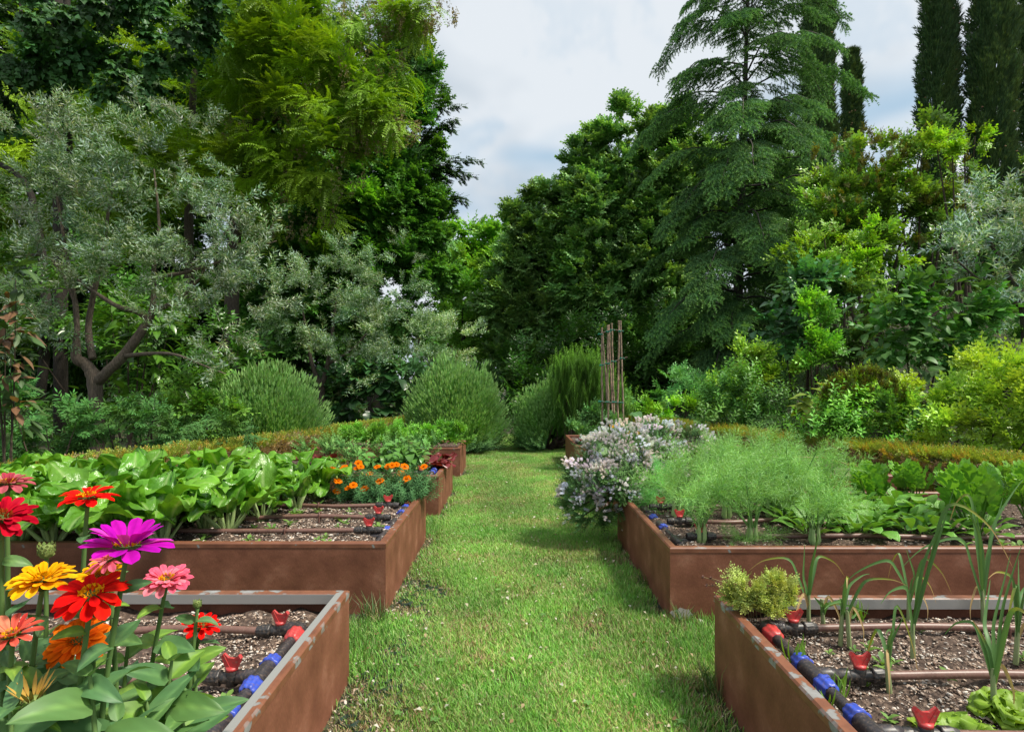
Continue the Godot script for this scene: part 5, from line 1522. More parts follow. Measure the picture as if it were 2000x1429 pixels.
func marigolds() -> void:
	var fol := bottlebrush(26, 0.30, 0.045, 0.95, lin(0.07, 0.19, 0.07), lin(0.11, 0.27, 0.09))
	var fl := []
	for i in 4:
		var m := MB.new()
		for k in 7:
			var a := k * TAU / 7 + rr(-0.2, 0.2)
			leaf(m, Vector3.ZERO, Vector3(cos(a), 0.3, sin(a)), Vector3.UP, 1.0, 0.95, 4, 2, rr(0.1, 0.8), 0.1, 0.09, vary(lin(0.80, 0.19, 0.003), 0.08), lin(0.75, 0.16, 0.003), 2)
		for k in 16:
			leaf4(m, rdir() * 0.16 + Vector3(0, 0.1, 0), (rdir() + Vector3.UP * 1.2).normalized(), rdir(), rr(0.3, 0.5), 0.25, 0.3, 0.1, vary(lin(0.85, 0.27, 0.005), 0.1))
		tube(m, [Vector3(0, -0.75, 0), Vector3(0, -0.45, 0), Vector3(0, 0.0, 0)], [0.12, 0.24, 0.28], 7, lin(0.09, 0.18, 0.04))
		fl.append(m.mesh())
	var spots := [[660, 2.90], [705, 2.86], [752, 2.88], [800, 2.90], [690, 2.78], [740, 2.76], [785, 2.80], [815, 2.84]]
	var lab := ["marigold at the left end of the clump, beside the chard", "marigold in the back row of the clump", "marigold at the middle back of the clump", "marigold at the far right corner of the second left bed", "marigold in front, nearest the chard", "marigold in front, above the bare soil", "marigold in front with a large open flower", "marigold leaning over the steel rim by the path"]
	var flowers := [[648, 918, 0], [657, 960, 4], [681, 953, 4], [690, 948, 4], [697, 915, 1], [704, 912, 1], [672, 915, 0], [722, 926, 1], [660, 940, 4], [712, 955, 5], [748, 950, 6], [758, 911, 2], [766, 909, 2], [774, 908, 3], [790, 912, 3], [784, 925, 3], [795, 935, 7], [786, 942, 7], [737, 912, 2], [828, 912, 7], [742, 940, 5], [700, 905, 1]]
	var objs := []
	for i in spots.size():
		var o := P(spots[i][0], 985, spots[i][1]); o.y = 0.216
		var t := thing("marigold_plant", lab[i], "marigold", o, 0.0, "orange marigolds at the back of the second left bed")
		objs.append(t)
		var xs := []; var cs := []
		for k in 75:
			var u := rdir(); u.y = absf(u.y)
			var r := rr(0.2, 1.0)
			xs.append(xf(Vector3(u.x * 0.085, 0.01 + u.y * 0.10, u.z * 0.075) * r, u + Vector3.UP * 0.6 + rdir() * 0.3, rdir(), rr(0.06, 0.10)))
			cs.append(Color(1, 1, 1) * rr(0.7, 1.25))
		multi("foliage", fol, M.matte, t, xs, cs)
	for f in flowers:
		var t: Node3D = objs[f[2]]
		var z := -t.position.z - rr(-0.01, 0.09)
		part("flower", fl[rng.randi() % 4], M.petal, t, xf(P(f[0], f[1], z) - t.position, Vector3(rr(-0.4, 0.4), 1, rr(0.3, 1.0)), Vector3(0, 0, 1), rr(0.017, 0.024)))
	for i in 9:
		var t: Node3D = objs[rng.randi() % 8]
		var m := MB.new()
		lathe(m, [Vector2(0.001, -0.5), Vector2(0.3, -0.3), Vector2(0.36, 0.1), Vector2(0.2, 0.5), Vector2(0.001, 0.55)], 8, Transform3D(), lin(0.2, 0.27, 0.05))
		part("bud", m.mesh(), M.plain, t, Transform3D(Basis().scaled(Vector3.ONE * 0.014), Vector3(rr(-0.08, 0.08), rr(0.11, 0.15), rr(0, 0.07))))

func fennel() -> void:
	K.fronds = filigree(36, lin(0.27, 0.53, 0.15))
	var spots := [[1370, 1058, 2.13, 0.9], [1322, 1010, 2.5, 1.0], [1420, 1012, 2.48, 1.0], [1470, 1060, 2.12, 1.05], [1506, 1012, 2.48, 1.1], [1592, 1060, 2.1, 1.05], [1548, 1012, 2.5, 1.1], [1380, 985, 2.75, 1.1], [1450, 985, 2.75, 1.1], [1540, 985, 2.75, 1.1], [1620, 1000, 2.6, 1.0], [1400, 965, 2.9, 1.05], [1490, 965, 2.9, 1.05]]
	var lab := ["fennel with a pale bulb at the front corner of the second right bed", "fennel behind the valves, nearest the thyme bush", "fennel with a pale bulb between the two hoses", "dense feathery fennel at the middle of the front row", "tall fennel in the second row, in the middle of the bed", "tallest fennel at the right of the front row with stalks leaning right", "fennel in the second row beside the spinach", "fennel in the third row at the left", "fennel in the third row in the middle", "fennel in the third row at the right", "fennel leaning over the spinach", "fennel at the back left by the thyme", "fennel at the back of the bed in front of the hedge"]
	for i in spots.size():
		var a: Array = spots[i]
		var o := P(a[0], a[1], a[2]); o.y = 0.212
		var t := thing("fennel_plant", lab[i], "fennel", o)
		var m := MB.new()
		for k in 5:                                                # overlapping pale sheaths
			var an := k * 2.4
			tube(m, [Vector3(cos(an), 0, sin(an)) * 0.008, Vector3(cos(an) * 0.014, 0.02, sin(an) * 0.014), Vector3(cos(an) * 0.012, 0.05, sin(an) * 0.012), Vector3(cos(an) * 0.014, 0.085, sin(an) * 0.014)], [0.006, 0.0085, 0.006, 0.0035], 7, vary(lin(0.30, 0.43, 0.16), 0.1))
		part("bulb", m.mesh(), M.plain, t)
		var xs := []; var cs := []
		var h: float = a[3] * rr(0.18, 0.27)
		var n := 7
		for k in n:
			var an := k * 2.4 + rr(-0.3, 0.3)
			var lean := lerpf(0.1, 0.95, k / float(n)) * rr(0.7, 1.3)
			var e := Vector3(cos(an) * lean, 1.0, sin(an) * lean * 0.7).normalized() * h * rr(0.8, 1.15)
			var s := spline([Vector3(cos(an), 0, sin(an)) * 0.012 + Vector3(0, 0.06, 0), e * 0.55 + Vector3(0, 0.03, 0), e], 8)
			var mm := MB.new()
			tube(mm, s, [0.0048, 0.0042, 0.0038, 0.0034, 0.003, 0.0026, 0.0022, 0.0018, 0.0012], 5, vary(lin(0.13, 0.27, 0.07), 0.12))
			part("stalk", mm.mesh(), M.plain, t)
			for w in (3 if i > 6 else 4):
				var f := rr(0.3, 1.0)
				var p: Vector3 = s[mini(8, int(f * 8))]
				var d := (e.normalized() + rdir() * 0.85 + Vector3(cos(an), 0, sin(an)) * 0.35).normalized()
				xs.append(xf(p, d, rdir(), rr(0.08, 0.175))); cs.append(lin(1, 1, 1) * rr(0.75, 1.3))
		if i == 3 or i == 6:
			for w in 26:
				xs.append(xf(Vector3(rr(-0.1, 0.1), rr(0.0, 0.03), rr(-0.03, 0.05)), rdir() + Vector3.UP * 0.6, rdir(), rr(0.05, 0.09))); cs.append(lin(0.9, 0.9, 0.9))
		multi("frond", K.fronds, M.leaf, t, xs, cs)

func garlic() -> void:
	# base column, base row, distance; leaves as [tip column, tip row, how high it arches, yellow tip]
	var plants := [
		["slender garlic behind the first red valve", 1580, 1222, 1.46, [[1462, 1115, 60, 1], [1572, 1060, 0, 0], [1650, 1125, 60, 1], [1600, 1040, 0, 0]]],
		["short garlic with a withered hooked leaf", 1642, 1262, 1.37, [[1640, 1165, 0, 0], [1655, 1150, 50, 1], [1610, 1190, 20, 0], [1700, 1120, 25, 0]]],
		["young garlic right of the second valve", 1660, 1275, 1.36, [[1680, 1190, 0, 0], [1775, 1145, 40, 1], [1640, 1200, 20, 0]]],
		["garlic in the front row with yellow tips", 1738, 1352, 1.16, [[1765, 1205, 0, 0], [1800, 1350, 150, 1], [1730, 1240, 30, 0], [1690, 1300, 60, 1]]],
		["tall garlic in the middle with long blue green leaves", 1784, 1288, 1.29, [[1850, 1000, 20, 0], [1865, 950, 0, 0], [1980, 1110, 180, 1], [1720, 1180, 60, 0], [1830, 1180, 90, 1]]],
		["garlic against the far wall of the near right bed", 1776, 1204, 1.49, [[1770, 1070, 0, 0], [1735, 1130, 70, 1], [1860, 1160, 80, 1], [1640, 1150, 60, 0]]],
		["tallest garlic with arching leaves at the right", 1922, 1178, 1.50, [[2000, 935, 30, 0], [1905, 985, 0, 0], [1855, 1020, 120, 1], [1960, 970, 0, 0], [1760, 1110, 90, 0], [1870, 955, 20, 0]]],
		["stout garlic at the right with broken yellow leaf", 1943, 1378, 1.09, [[1935, 1130, 0, 0], [1975, 1080, 0, 0], [2020, 1230, 90, 1], [1845, 1240, 70, 0], [1900, 1210, 10, 1], [1998, 1060, 20, 0]]],
		["garlic at the right edge behind the stout one", 1985, 1292, 1.28, [[1990, 1090, 0, 0], [2040, 1120, 20, 0], [1930, 1130, 60, 1], [2010, 1060, 0, 0], [1960, 1290, 120, 1]]],
		["small garlic between the hoses", 1610, 1235, 1.43, [[1700, 1200, 20, 0], [1590, 1165, 0, 0], [1640, 1180, 10, 1]]]]
	for a in plants:
		var o := P(a[1], a[2], a[3]); o.y = 0.186
		var t := thing("garlic_plant", a[0], "garlic", o)
		var top := Vector3(rr(-0.006, 0.006), 0.075, 0.0)
		var m := MB.new()
		tube(m, [Vector3.ZERO, top * 0.5, top * 1.1], [0.0055, 0.0048, 0.004], 7, lin(0.24, 0.30, 0.13))
		part("stem", m.mesh(), M.plain, t)
		for l in a[4]:
			var e := P(l[0], l[1], a[3] + rr(-0.08, 0.08)) - o
			var start := top * rr(0.55, 1.05)
			var mid := start.lerp(e, 0.5) + Vector3(0, l[2] * a[3] / F, 0)
			mid.x = lerpf(mid.x, start.x, 0.35)
			if l[2] == 0:
				mid += rdir() * 0.008
			m = MB.new()
			strap(m, [start, start.lerp(mid, 0.5) + Vector3(0, 0.012, 0), mid, mid.lerp(e, 0.6) + Vector3(0, l[2] * 0.2 * a[3] / F, 0), e], rr(0.0031, 0.005), l[3] == 1)
			part("leaf", m.mesh(), M.leaf, t)
		if rng.randf() < 0.8:                                    # withered lowest leaf
			m = MB.new()
			var e2 := Vector3(rr(-0.05, 0.05), 0.005, rr(0.0, 0.04))
			strap(m, [top * 0.6, top * 0.9 + e2 * 0.4 + Vector3(0, 0.02, 0), e2 + Vector3(0, 0.04, 0), e2], 0.0035, true, true)
			part("withered_leaf", m.mesh(), M.matte, t)

func strap(m: MB, pts: Array, w: float, yellow: bool, dead := false) -> void:
	var n := 18
	var sp := spline(pts, n)
	var face := Vector3(rr(-0.5, 0.5), 0.25, 1).normalized()
	var prev := []
	for i in n + 1:
		var p: Vector3 = sp[i]
		var d: Vector3 = (sp[mini(i + 1, n)] - sp[maxi(i - 1, 0)]).normalized()
		var s := d.cross(face).normalized()
		var u := s.cross(d)
		var t := float(i) / n
		var ww := w * (0.75 + 0.5 * sin(PI * minf(t * 1.2, 1.0))) * pow(1.0 - t, 0.55)
		var col := lin(0.10, 0.22, 0.07).lerp(lin(0.14, 0.28, 0.07), rr(0, 1) * 0.3)
		if yellow:
			col = col.lerp(lin(0.30, 0.33, 0.05), smoothstep(0.45, 0.7, t)).lerp(lin(0.50, 0.33, 0.14), smoothstep(0.68, 0.85, t))
		if dead:
			col = lin(0.48, 0.34, 0.17)
		var row := [m.add(p - s * ww + u * ww * 0.35, col), m.add(p, col * 1.12), m.add(p + s * ww + u * ww * 0.35, col)]
		if i > 0:
			m.quad(prev[0], prev[1], row[1], row[0]); m.quad(prev[1], prev[2], row[2], row[1])
		prev = row

func seedlings() -> void:
	var kinds := []
	for i in 4:
		var m := MB.new()
		for k in 6:
			var a := k * 2.4
			var c := vary(lin(0.16, 0.30, 0.06), 0.2)
			leaf(m, Vector3(0, k * 0.06, 0), Vector3(cos(a), rr(0.4, 1.0), sin(a)), Vector3.UP, rr(0.5, 0.9), 0.36, 4, 2 if i < 2 else 0, rr(0.2, 0.9), 0.15, 0.03, c, c * 1.1, 1)
		kinds.append(m.mesh())
	var g := []
	var gm := MB.new()
	for k in 15:
		var a := rr(0, TAU)
		leaf(gm, Vector3(rr(-0.1, 0.1), 0, rr(-0.1, 0.1)), Vector3(cos(a) * rr(0.3, 0.9), 1, sin(a) * rr(0.3, 0.9)), Vector3(cos(a), 0.4, sin(a)), rr(0.6, 1.2), 0.09, 6, 4, rr(0.6, 1.7), 0.2, 0, vary(lin(0.16, 0.33, 0.03), 0.2), lin(0.2, 0.38, 0.05), 1)
	var grassy := gm.mesh()
	var spot := []
	for i in 46:
		spot.append([rr(-1.1, -0.5), 0.218, rr(2.07, 2.75), rr(0.02, 0.042), 0])
	for i in 12:
		spot.append([rr(-0.95, -0.5), 0.192, rr(1.05, 1.5), rr(0.018, 0.035), 0])
	for i in 34:
		spot.append([rr(0.62, 1.4), 0.192, rr(1.02, 1.5), rr(0.018, 0.034), 0])
	for i in 16:
		spot.append([rr(1.5, 2.3), 0.218, rr(2.02, 2.3), rr(0.02, 0.045), 0])
	var groups := {1: "weed seedlings between the irrigation hoses", 2: "weed seedlings"}
	for s in spot:
		var left: bool = s[0] < 0
		var which := ("second left bed" if s[2] > 2.0 else "nearest left bed") if left else ("second right bed" if s[2] > 2.0 else "nearest right bed")
		var lab := "small pale green seedling on the stony soil of the " + which
		var o := MeshInstance3D.new()
		o.mesh = kinds[rng.randi() % 4]; o.material_override = M.leaf
		o.name = numbered("seedling"); add_child(o)
		o.transform = Transform3D(Basis(Vector3.UP, rr(0, TAU)).scaled_local(Vector3.ONE * s[3]), Vector3(s[0], s[1] - 0.002, -s[2]))
		tag(o, lab, "seedling", "seedlings in the " + which)
	var wl := ["grassy weed beside the blue coupling of the near right bed", "grassy weed between the second valve and the hose", "grassy weed at the foot of the second red valve", "grass weed growing out of the soil by the lowest blue coupling", "grass tuft at the foot of the far wall of the near right bed"]
	var wi := 0
	for s in [[1555, 1320, 1.24, 0.075], [1640, 1370, 1.13, 0.06], [1690, 1335, 1.19, 0.05], [1610, 1400, 1.08, 0.05], [1680, 1190, 1.5, 0.06]]:
		var p := P(s[0], s[1], s[2]); p.y = 0.188
		var o := MeshInstance3D.new()
		o.mesh = grassy; o.material_override = M.leaf
		o.name = numbered("grass_weed"); add_child(o)
		o.transform = Transform3D(Basis(Vector3.UP, rr(0, TAU)).scaled_local(Vector3.ONE * s[3]), p)
		tag(o, wl[wi], "weed")
		wi += 1

# ---------- hoses, valves and supply pipes ----------
func make_valve(parent: Node3D, at: Vector3, dir: float) -> void:
	# sits on the hose end; dir: the way from the valve to the supply pipe along x
	var black := lin(0.022, 0.024, 0.028)
	var red := lin(0.54, 0.04, 0.045)
	var v := MB.new()
	var side := Transform3D(Basis(Vector3(0, 0, 1), -PI / 2 * dir), Vector3.ZERO)     # the lathe's y runs along x
	lathe(v, [Vector2(0.001, -0.022), Vector2(0.011, -0.022), Vector2(0.011, 0.022), Vector2(0.001, 0.022)], 14, side, black)
	lathe(v, [Vector2(0.001, -0.014), Vector2(0.0115, -0.014), Vector2(0.0115, 0.016), Vector2(0.001, 0.016)], 14, Transform3D(), black)
	var body := part("valve", v.mesh(), M.plastic, parent, Transform3D(Basis(), at))
	var nut := MB.new()
	lathe(nut, [Vector2(0.010, 0.0), Vector2(0.0155, 0.0), Vector2(0.0155, 0.004), Vector2(0.0148, 0.005), Vector2(0.0145, 0.020), Vector2(0.0125, 0.024), Vector2(0.0105, 0.032), Vector2(0.009, 0.032)], 30, Transform3D(Basis(Vector3(0, 0, 1), PI / 2 * dir), Vector3(-dir * 0.022, 0, 0)), black, 10, 0.09)
	part("collar_nut", nut.mesh(), M.plastic, body)
	nut = MB.new()
	lathe(nut, [Vector2(0.009, 0.0), Vector2(0.013, 0.0), Vector2(0.014, 0.003), Vector2(0.014, 0.014), Vector2(0.012, 0.017), Vector2(0.012, 0.026), Vector2(0.009, 0.026)], 24, Transform3D(Basis(Vector3(0, 0, 1), -PI / 2 * dir), Vector3(dir * 0.022, 0, 0)), black, 8, 0.06)
	part("collar_nut", nut.mesh(), M.plastic, body)
	var h := MB.new()
	var poly := PackedVector2Array([Vector2(-0.010, 0.0), Vector2(0.010, 0.0), Vector2(0.013, 0.010), Vector2(0.021, 0.022), Vector2(0.016, 0.029), Vector2(0.006, 0.021), Vector2(-0.006, 0.021), Vector2(-0.016, 0.029), Vector2(-0.021, 0.022), Vector2(-0.013, 0.010)])
	prism(h, poly, 0.005, Transform3D(Basis(), Vector3.ZERO), red)
	for s in [-1.0, 1.0]:
		prism(h, PackedVector2Array([Vector2(0, 0.0), Vector2(0.011 * s, 0.0), Vector2(0.0215 * s, 0.0225), Vector2(0.017 * s, 0.0285)]) if s > 0 else PackedVector2Array([Vector2(-0.017, 0.0285), Vector2(-0.0215, 0.0225), Vector2(-0.011, 0.0), Vector2(0, 0.0)]), 0.008, Transform3D(Basis(), Vector3(0, 0.0, 0)), red * 0.92)
	lathe(h, [Vector2(0.001, -0.003), Vector2(0.0115, -0.003), Vector2(0.0115, 0.004), Vector2(0.001, 0.004)], 16, Transform3D(), red)
	part("handle", h.mesh(), M.plastic, body, Transform3D(Basis(Vector3.UP, rr(-0.25, 0.25)), Vector3(0, 0.018, 0)))

func drip_line(label: String, x_valve: float, x_end: float, z: float, y: float, pegs: Array, wob := 0.012) -> void:
	var dir := 1.0 if x_valve > x_end else -1.0
	var t := thing("drip_line", label, "irrigation hose", Vector3(x_valve, y + 0.013, -z))
	make_valve(t, Vector3(0, 0.004, 0), dir)
	var pts := []
	var n := 7
	for i in n + 1:
		var f := float(i) / n
		pts.append(Vector3(-dir * 0.045 + (x_end - x_valve) * f, 0.004 - 0.006 * f + (rr(-0.004, 0.004) if i > 0 else 0.0), rr(-wob, wob) if i > 0 else 0.0))
	var sp := spline(pts, 42)
	var rad := []
	for i in 43:
		rad.append(0.0086)
	var m := MB.new()
	tube(m, sp, rad, 12, lin(0.185, 0.095, 0.075))
	part("hose", m.mesh(), M.plastic, t)
	for f in pegs:
		var p: Vector3 = sp[int(f * 42)]
		var k := MB.new()
		var arch := []
		for i in 7:
			var a := PI * i / 6
			arch.append(Vector3(0, sin(a) * 0.012 + 0.002, cos(a) * 0.0125))
		arch.push_front(Vector3(0, -0.03, 0.0125)); arch.append(Vector3(0, -0.03, -0.0125))
		tube(k, arch, [0.003, 0.003, 0.003, 0.003, 0.003, 0.003, 0.003, 0.003, 0.003], 6, lin(0.13, 0.055, 0.045))
		part("peg", k.mesh(), M.plastic, t, Transform3D(Basis(), p))

func supply_pipe(label: String, x: float, z0: float, z1: float, y: float, nuts: Array, elbow: bool, tees: Array, dir: float) -> void:
	# z0 far, z1 near (distances); nuts: distances of the blue coupling nuts
	var t := thing("supply_pipe", label, "irrigation pipe", Vector3(x, y, -z0))
	var black := lin(0.025, 0.027, 0.032)
	var blue := lin(0.03, 0.085, 0.56)
	var m := MB.new()
	tube(m, [Vector3(0, 0, 0), Vector3(0, 0, (z0 - z1) * 0.5), Vector3(0, 0, z0 - z1)], [0.0115, 0.0115, 0.0115], 16, black)
	part("pipe", m.mesh(), M.plastic, t)
	for w in nuts:
		var s: float = w[1]
		m = MB.new()
		lathe(m, [Vector2(0.0115, -0.003), Vector2(0.0198, -0.003), Vector2(0.0198, 0.003), Vector2(0.0182, 0.005), Vector2(0.0172, 0.024), Vector2(0.0148, 0.029), Vector2(0.0118, 0.03)], 32, Transform3D(Basis(Vector3.RIGHT, PI / 2 * s), Vector3.ZERO), blue, 8, 0.1)
		part("coupling_nut", m.mesh(), M.plastic, t, Transform3D(Basis(), Vector3(0, 0.001, z0 - w[0])))
	for d in tees:
		m = MB.new()
		lathe(m, [Vector2(0.001, -0.04), Vector2(0.0165, -0.04), Vector2(0.0165, 0.04), Vector2(0.001, 0.04)], 18, Transform3D(Basis(Vector3.RIGHT, PI / 2), Vector3.ZERO), black)
		lathe(m, [Vector2(0.001, 0.0), Vector2(0.0145, 0.0), Vector2(0.0145, 0.032), Vector2(0.0125, 0.034), Vector2(0.0125, 0.045), Vector2(0.001, 0.045)], 18, Transform3D(Basis(Vector3(0, 0, 1), PI / 2 * dir), Vector3.ZERO), black)
		part("tee", m.mesh(), M.plastic, t, Transform3D(Basis(), Vector3(0, 0, z0 - d)))
	if elbow:
		m = MB.new()
		lathe(m, [Vector2(0.0118, -0.004), Vector2(0.0215, -0.004), Vector2(0.0215, 0.003), Vector2(0.020, 0.005), Vector2(0.019, 0.024), Vector2(0.016, 0.031), Vector2(0.0118, 0.033)], 32, Transform3D(Basis(Vector3.RIGHT, PI / 2), Vector3.ZERO), lin(0.58, 0.04, 0.045), 8, 0.08)
		part("elbow_nut", m.mesh(), M.plastic, t)
		m = MB.new()
		tube(m, spline([Vector3(0, 0, 0.002), Vector3(0, 0, -0.022), Vector3(-dir * 0.012, 0, -0.036), Vector3(-dir * 0.045, 0, -0.038)], 8), [0.0165, 0.0175, 0.018, 0.018, 0.018, 0.017, 0.016, 0.015, 0.014], 14, black)
		part("elbow", m.mesh(), M.plastic, t)

func build_irrigation() -> void:
	var L := -0.425; var R := 0.517
	# nearest left bed
	drip_line("brown hose with red valve nearest the far wall of the nearest left bed", -0.535, -1.9, 1.395, 0.192, [])
	drip_line("brown hose with red valve in the middle of the nearest left bed", -0.545, -1.9, 1.175, 0.192, [])
	drip_line("red valved hose under the zinnia leaves at the near end of the left bed", -0.555, -1.9, 0.99, 0.192, [])
	supply_pipe("black supply pipe with blue couplings along the rim of the nearest left bed", -0.487, 1.36, 0.75, 0.213, [[1.21, -1.0], [1.135, 1.0], [1.025, -1.0], [0.95, 1.0]], true, [1.172, 0.988], 1.0)
	# nearest right bed
	drip_line("brown hose with red valve nearest the far wall of the nearest right bed", 0.655, 2.4, 1.405, 0.194, [0.28])
	drip_line("brown hose with red valve in the middle of the nearest right bed", 0.68, 2.4, 1.18, 0.194, [0.245])
	drip_line("red valved hose beside the frilly lettuce", 0.675, 2.4, 0.985, 0.192, [])
	supply_pipe("black supply pipe with red elbow and blue couplings along the nearest right bed", 0.588, 1.37, 0.75, 0.213, [[1.215, -1.0], [1.14, 1.0], [1.02, -1.0], [0.945, 1.0]], true, [1.178, 0.983], -1.0)
	# second left bed
	drip_line("brown hose nearest the front wall of the second left bed", -0.525, -1.9, 2.215, 0.219, [0.2])
	drip_line("middle brown hose of the second left bed", -0.535, -1.9, 2.42, 0.219, [0.16], 0.02)
	drip_line("brown hose of the second left bed in front of the marigolds", -0.545, -1.9, 2.655, 0.219, [0.2], 0.02)
	supply_pipe("black supply pipe with blue coupling along the rim of the second left bed", -0.475, 2.78, 2.1, 0.212, [[2.70, 1.0], [2.58, -1.0], [2.30, 1.0]], true, [2.655, 2.42, 2.215], 1.0)
	# third left bed
	drip_line("red valved hose at the front corner of the third left bed", -0.535, -1.4, 3.56, 0.219, [])
	supply_pipe("supply pipe with blue couplings behind the marigolds in the third left bed", -0.475, 4.0, 3.5, 0.23, [[3.80, 1.0], [3.68, -1.0], [3.60, 1.0]], true, [3.56, 3.75], 1.0)
	# second right bed
	drip_line("brown hose at the front of the second right bed", 0.665, 2.6, 2.13, 0.219, [])
	drip_line("brown hose in the middle of the second right bed", 0.655, 1.6, 2.36, 0.219, [], 0.03)
	drip_line("brown hose at the back of the second right bed under the fennel", 0.645, 1.4, 2.62, 0.219, [], 0.03)
	supply_pipe("black supply pipe with blue nuts in the corner of the second right bed", 0.585, 2.75, 2.10, 0.213, [[2.5, 1.0], [2.32, -1.0]], false, [2.13, 2.36, 2.62], -1.0)
	# farthest right bed
	drip_line("red valved hose at the corner of the farthest right bed", 0.62, 1.4, 5.06, 0.219, [])
	drip_line("second red valved hose of the farthest right bed under the rue", 0.60, 1.4, 5.3, 0.219, [])

# ---------- zinnias in the foreground ----------
func build_zinnias() -> void:
	K.zleaf = []
	for i in 8:
		var m := MB.new()
		var c := vary([lin(0.10, 0.23, 0.085), lin(0.085, 0.20, 0.07), lin(0.12, 0.26, 0.075), lin(0.19, 0.36, 0.05)][i % 4], 0.14)
		leaf(m, Vector3.ZERO, Vector3.UP, Vector3(0, 0, 1), 1.0, rr(0.38, 0.52), 8, 1, rr(0.2, 1.3), rr(0.15, 0.35), 0.03, c, Color(c.r * 1.5, c.g * 1.35, c.b * 1.3), 3, 0.012)
		mottle(m, 0.09, -0.1, lin(0.2, 0.33, 0.1), 0.25)
		K.zleaf.append(m.mesh())
	# name, flower column, row, distance, size, [petal colours], layers, petals, openness, base column shift, tip colour share, tilt
	var mag := [lin(0.50, 0.008, 0.42), lin(0.42, 0.005, 0.40), lin(0.55, 0.05, 0.40)]
	var red := [lin(0.78, 0.008, 0.006), lin(0.65, 0.006, 0.006), lin(0.85, 0.015, 0.008)]
	var crim := [lin(0.42, 0.004, 0.018), lin(0.33, 0.003, 0.015), lin(0.50, 0.01, 0.03)]
	var yel := [lin(0.85, 0.42, 0.006), lin(0.80, 0.36, 0.004), lin(0.88, 0.48, 0.01)]
	var pink := [lin(0.75, 0.13, 0.22), lin(0.70, 0.10, 0.18), lin(0.80, 0.22, 0.28)]
	var orange := [lin(0.92, 0.16, 0.006), lin(0.85, 0.12, 0.004), lin(0.95, 0.22, 0.01)]
	var coral := [lin(0.75, 0.12, 0.08), lin(0.70, 0.25, 0.15), lin(0.62, 0.06, 0.05)]
	var bronze := [lin(0.45, 0.10, 0.13), lin(0.50, 0.22, 0.2), lin(0.40, 0.05, 0.08)]
	zinnia("magenta zinnia, the largest flower, held on a thick leaning stem", 248, 1068, 0.72, 0.052, mag, 2, 13, 0.75, 178, true, Vector3(0.05, 1, -0.02))
	zinnia("scarlet zinnia standing alone in front of the chard", 170, 972, 0.86, 0.040, red, 2, 13, 0.35, 150, true, Vector3(-0.05, 1, 0.08))
	zinnia("dark crimson double zinnia at the left edge", 2, 1010, 0.75, 0.040, crim, 4, 13, 0.2, 10, false, Vector3(0.3, 1, 0.35))
	zinnia("dusty pink zinnia seed head at the left edge above the crimson one", 14, 944, 0.80, 0.030, bronze, 3, 12, 0.55, 20, true, Vector3(0.1, 1, 0.1))
	zinnia("golden yellow double zinnia at the left", 82, 1132, 0.74, 0.040, yel, 4, 13, 0.25, 40, false, Vector3(0, 1, 0.15))
	zinnia("yellow zinnia mostly hidden behind the red one", 190, 1128, 0.80, 0.032, yel, 2, 12, 0.3, 175, false, Vector3(0, 1, 0.3))
	zinnia("big red zinnia with yellow centre between the yellow and magenta ones", 178, 1160, 0.70, 0.043, red, 2, 13, 0.15, 130, true, Vector3(0.05, 1, 0.3))
	zinnia("pink double zinnia right of the magenta one", 325, 1132, 0.86, 0.036, pink, 4, 14, 0.25, 275, true, Vector3(0.1, 1, 0.22))
	zinnia("pale pink zinnia half hidden behind the magenta one", 214, 1092, 0.80, 0.030, pink, 2, 12, 0.2, 235, false, Vector3(-0.3, 1, 0.3))
	zinnia("orange zinnia low among the leaves", 152, 1250, 0.78, 0.040, orange, 4, 12, 0.1, 190, false, Vector3(0.1, 0.8, 0.6))
	zinnia("small dark red zinnia drooping over the bare soil", 394, 1222, 0.92, 0.030, red, 3, 11, 0.6, 345, false, Vector3(0.25, 1, 0.2))
	zinnia("fading coral zinnia at the left edge", 22, 1240, 0.70, 0.032, coral, 2, 11, 0.7, 20, true, Vector3(0, 1, 0.25))
	# buds and leafy side shoots
	zbud("green zinnia bud above the yellow flower", 90, 1076, 0.80, 88, 0.012)
	zbud("spent zinnia head with dry yellow bristles low at the left", 62, 1378, 0.68, 70, 0.015, true)
	zbud("bent zinnia stalk with a nodding bud beside the pink flower", 385, 1180, 0.88, 360, 0.007)
	var sh := [["leafy zinnia shoot with broad leaves in the middle of the clump", 175, 1320, 0.70, 1.2], ["leafy zinnia shoot at the right of the clump over the hose", 335, 1290, 0.84, 1.0], ["leafy zinnia shoot at the bottom of the picture", 230, 1410, 0.74, 1.0], ["leafy zinnia shoot low at the left edge", 20, 1390, 0.66, 1.2], ["leafy zinnia shoot under the orange flower", 110, 1330, 0.76, 1.1], ["leafy zinnia shoot right of the pink flower", 370, 1260, 0.90, 0.8], ["pale green young zinnia shoot at the lower right of the clump", 285, 1370, 0.80, 1.0], ["leafy zinnia shoot behind the magenta stem", 250, 1250, 0.88, 1.0], ["leafy zinnia shoot leaning over the soil", 350, 1385, 0.84, 0.9], ["leafy zinnia shoot left of the orange flower", 60, 1290, 0.78, 0.9], ["leafy zinnia shoot below the fading coral flower", 70, 1345, 0.72, 1.15], ["broad leaved zinnia shoot at the bottom beneath the red flower", 150, 1400, 0.72, 1.15], ["leafy zinnia shoot at the bottom below the magenta stem", 285, 1420, 0.76, 1.1], ["leafy zinnia shoot under the yellow flower", 85, 1265, 0.82, 1.0]]
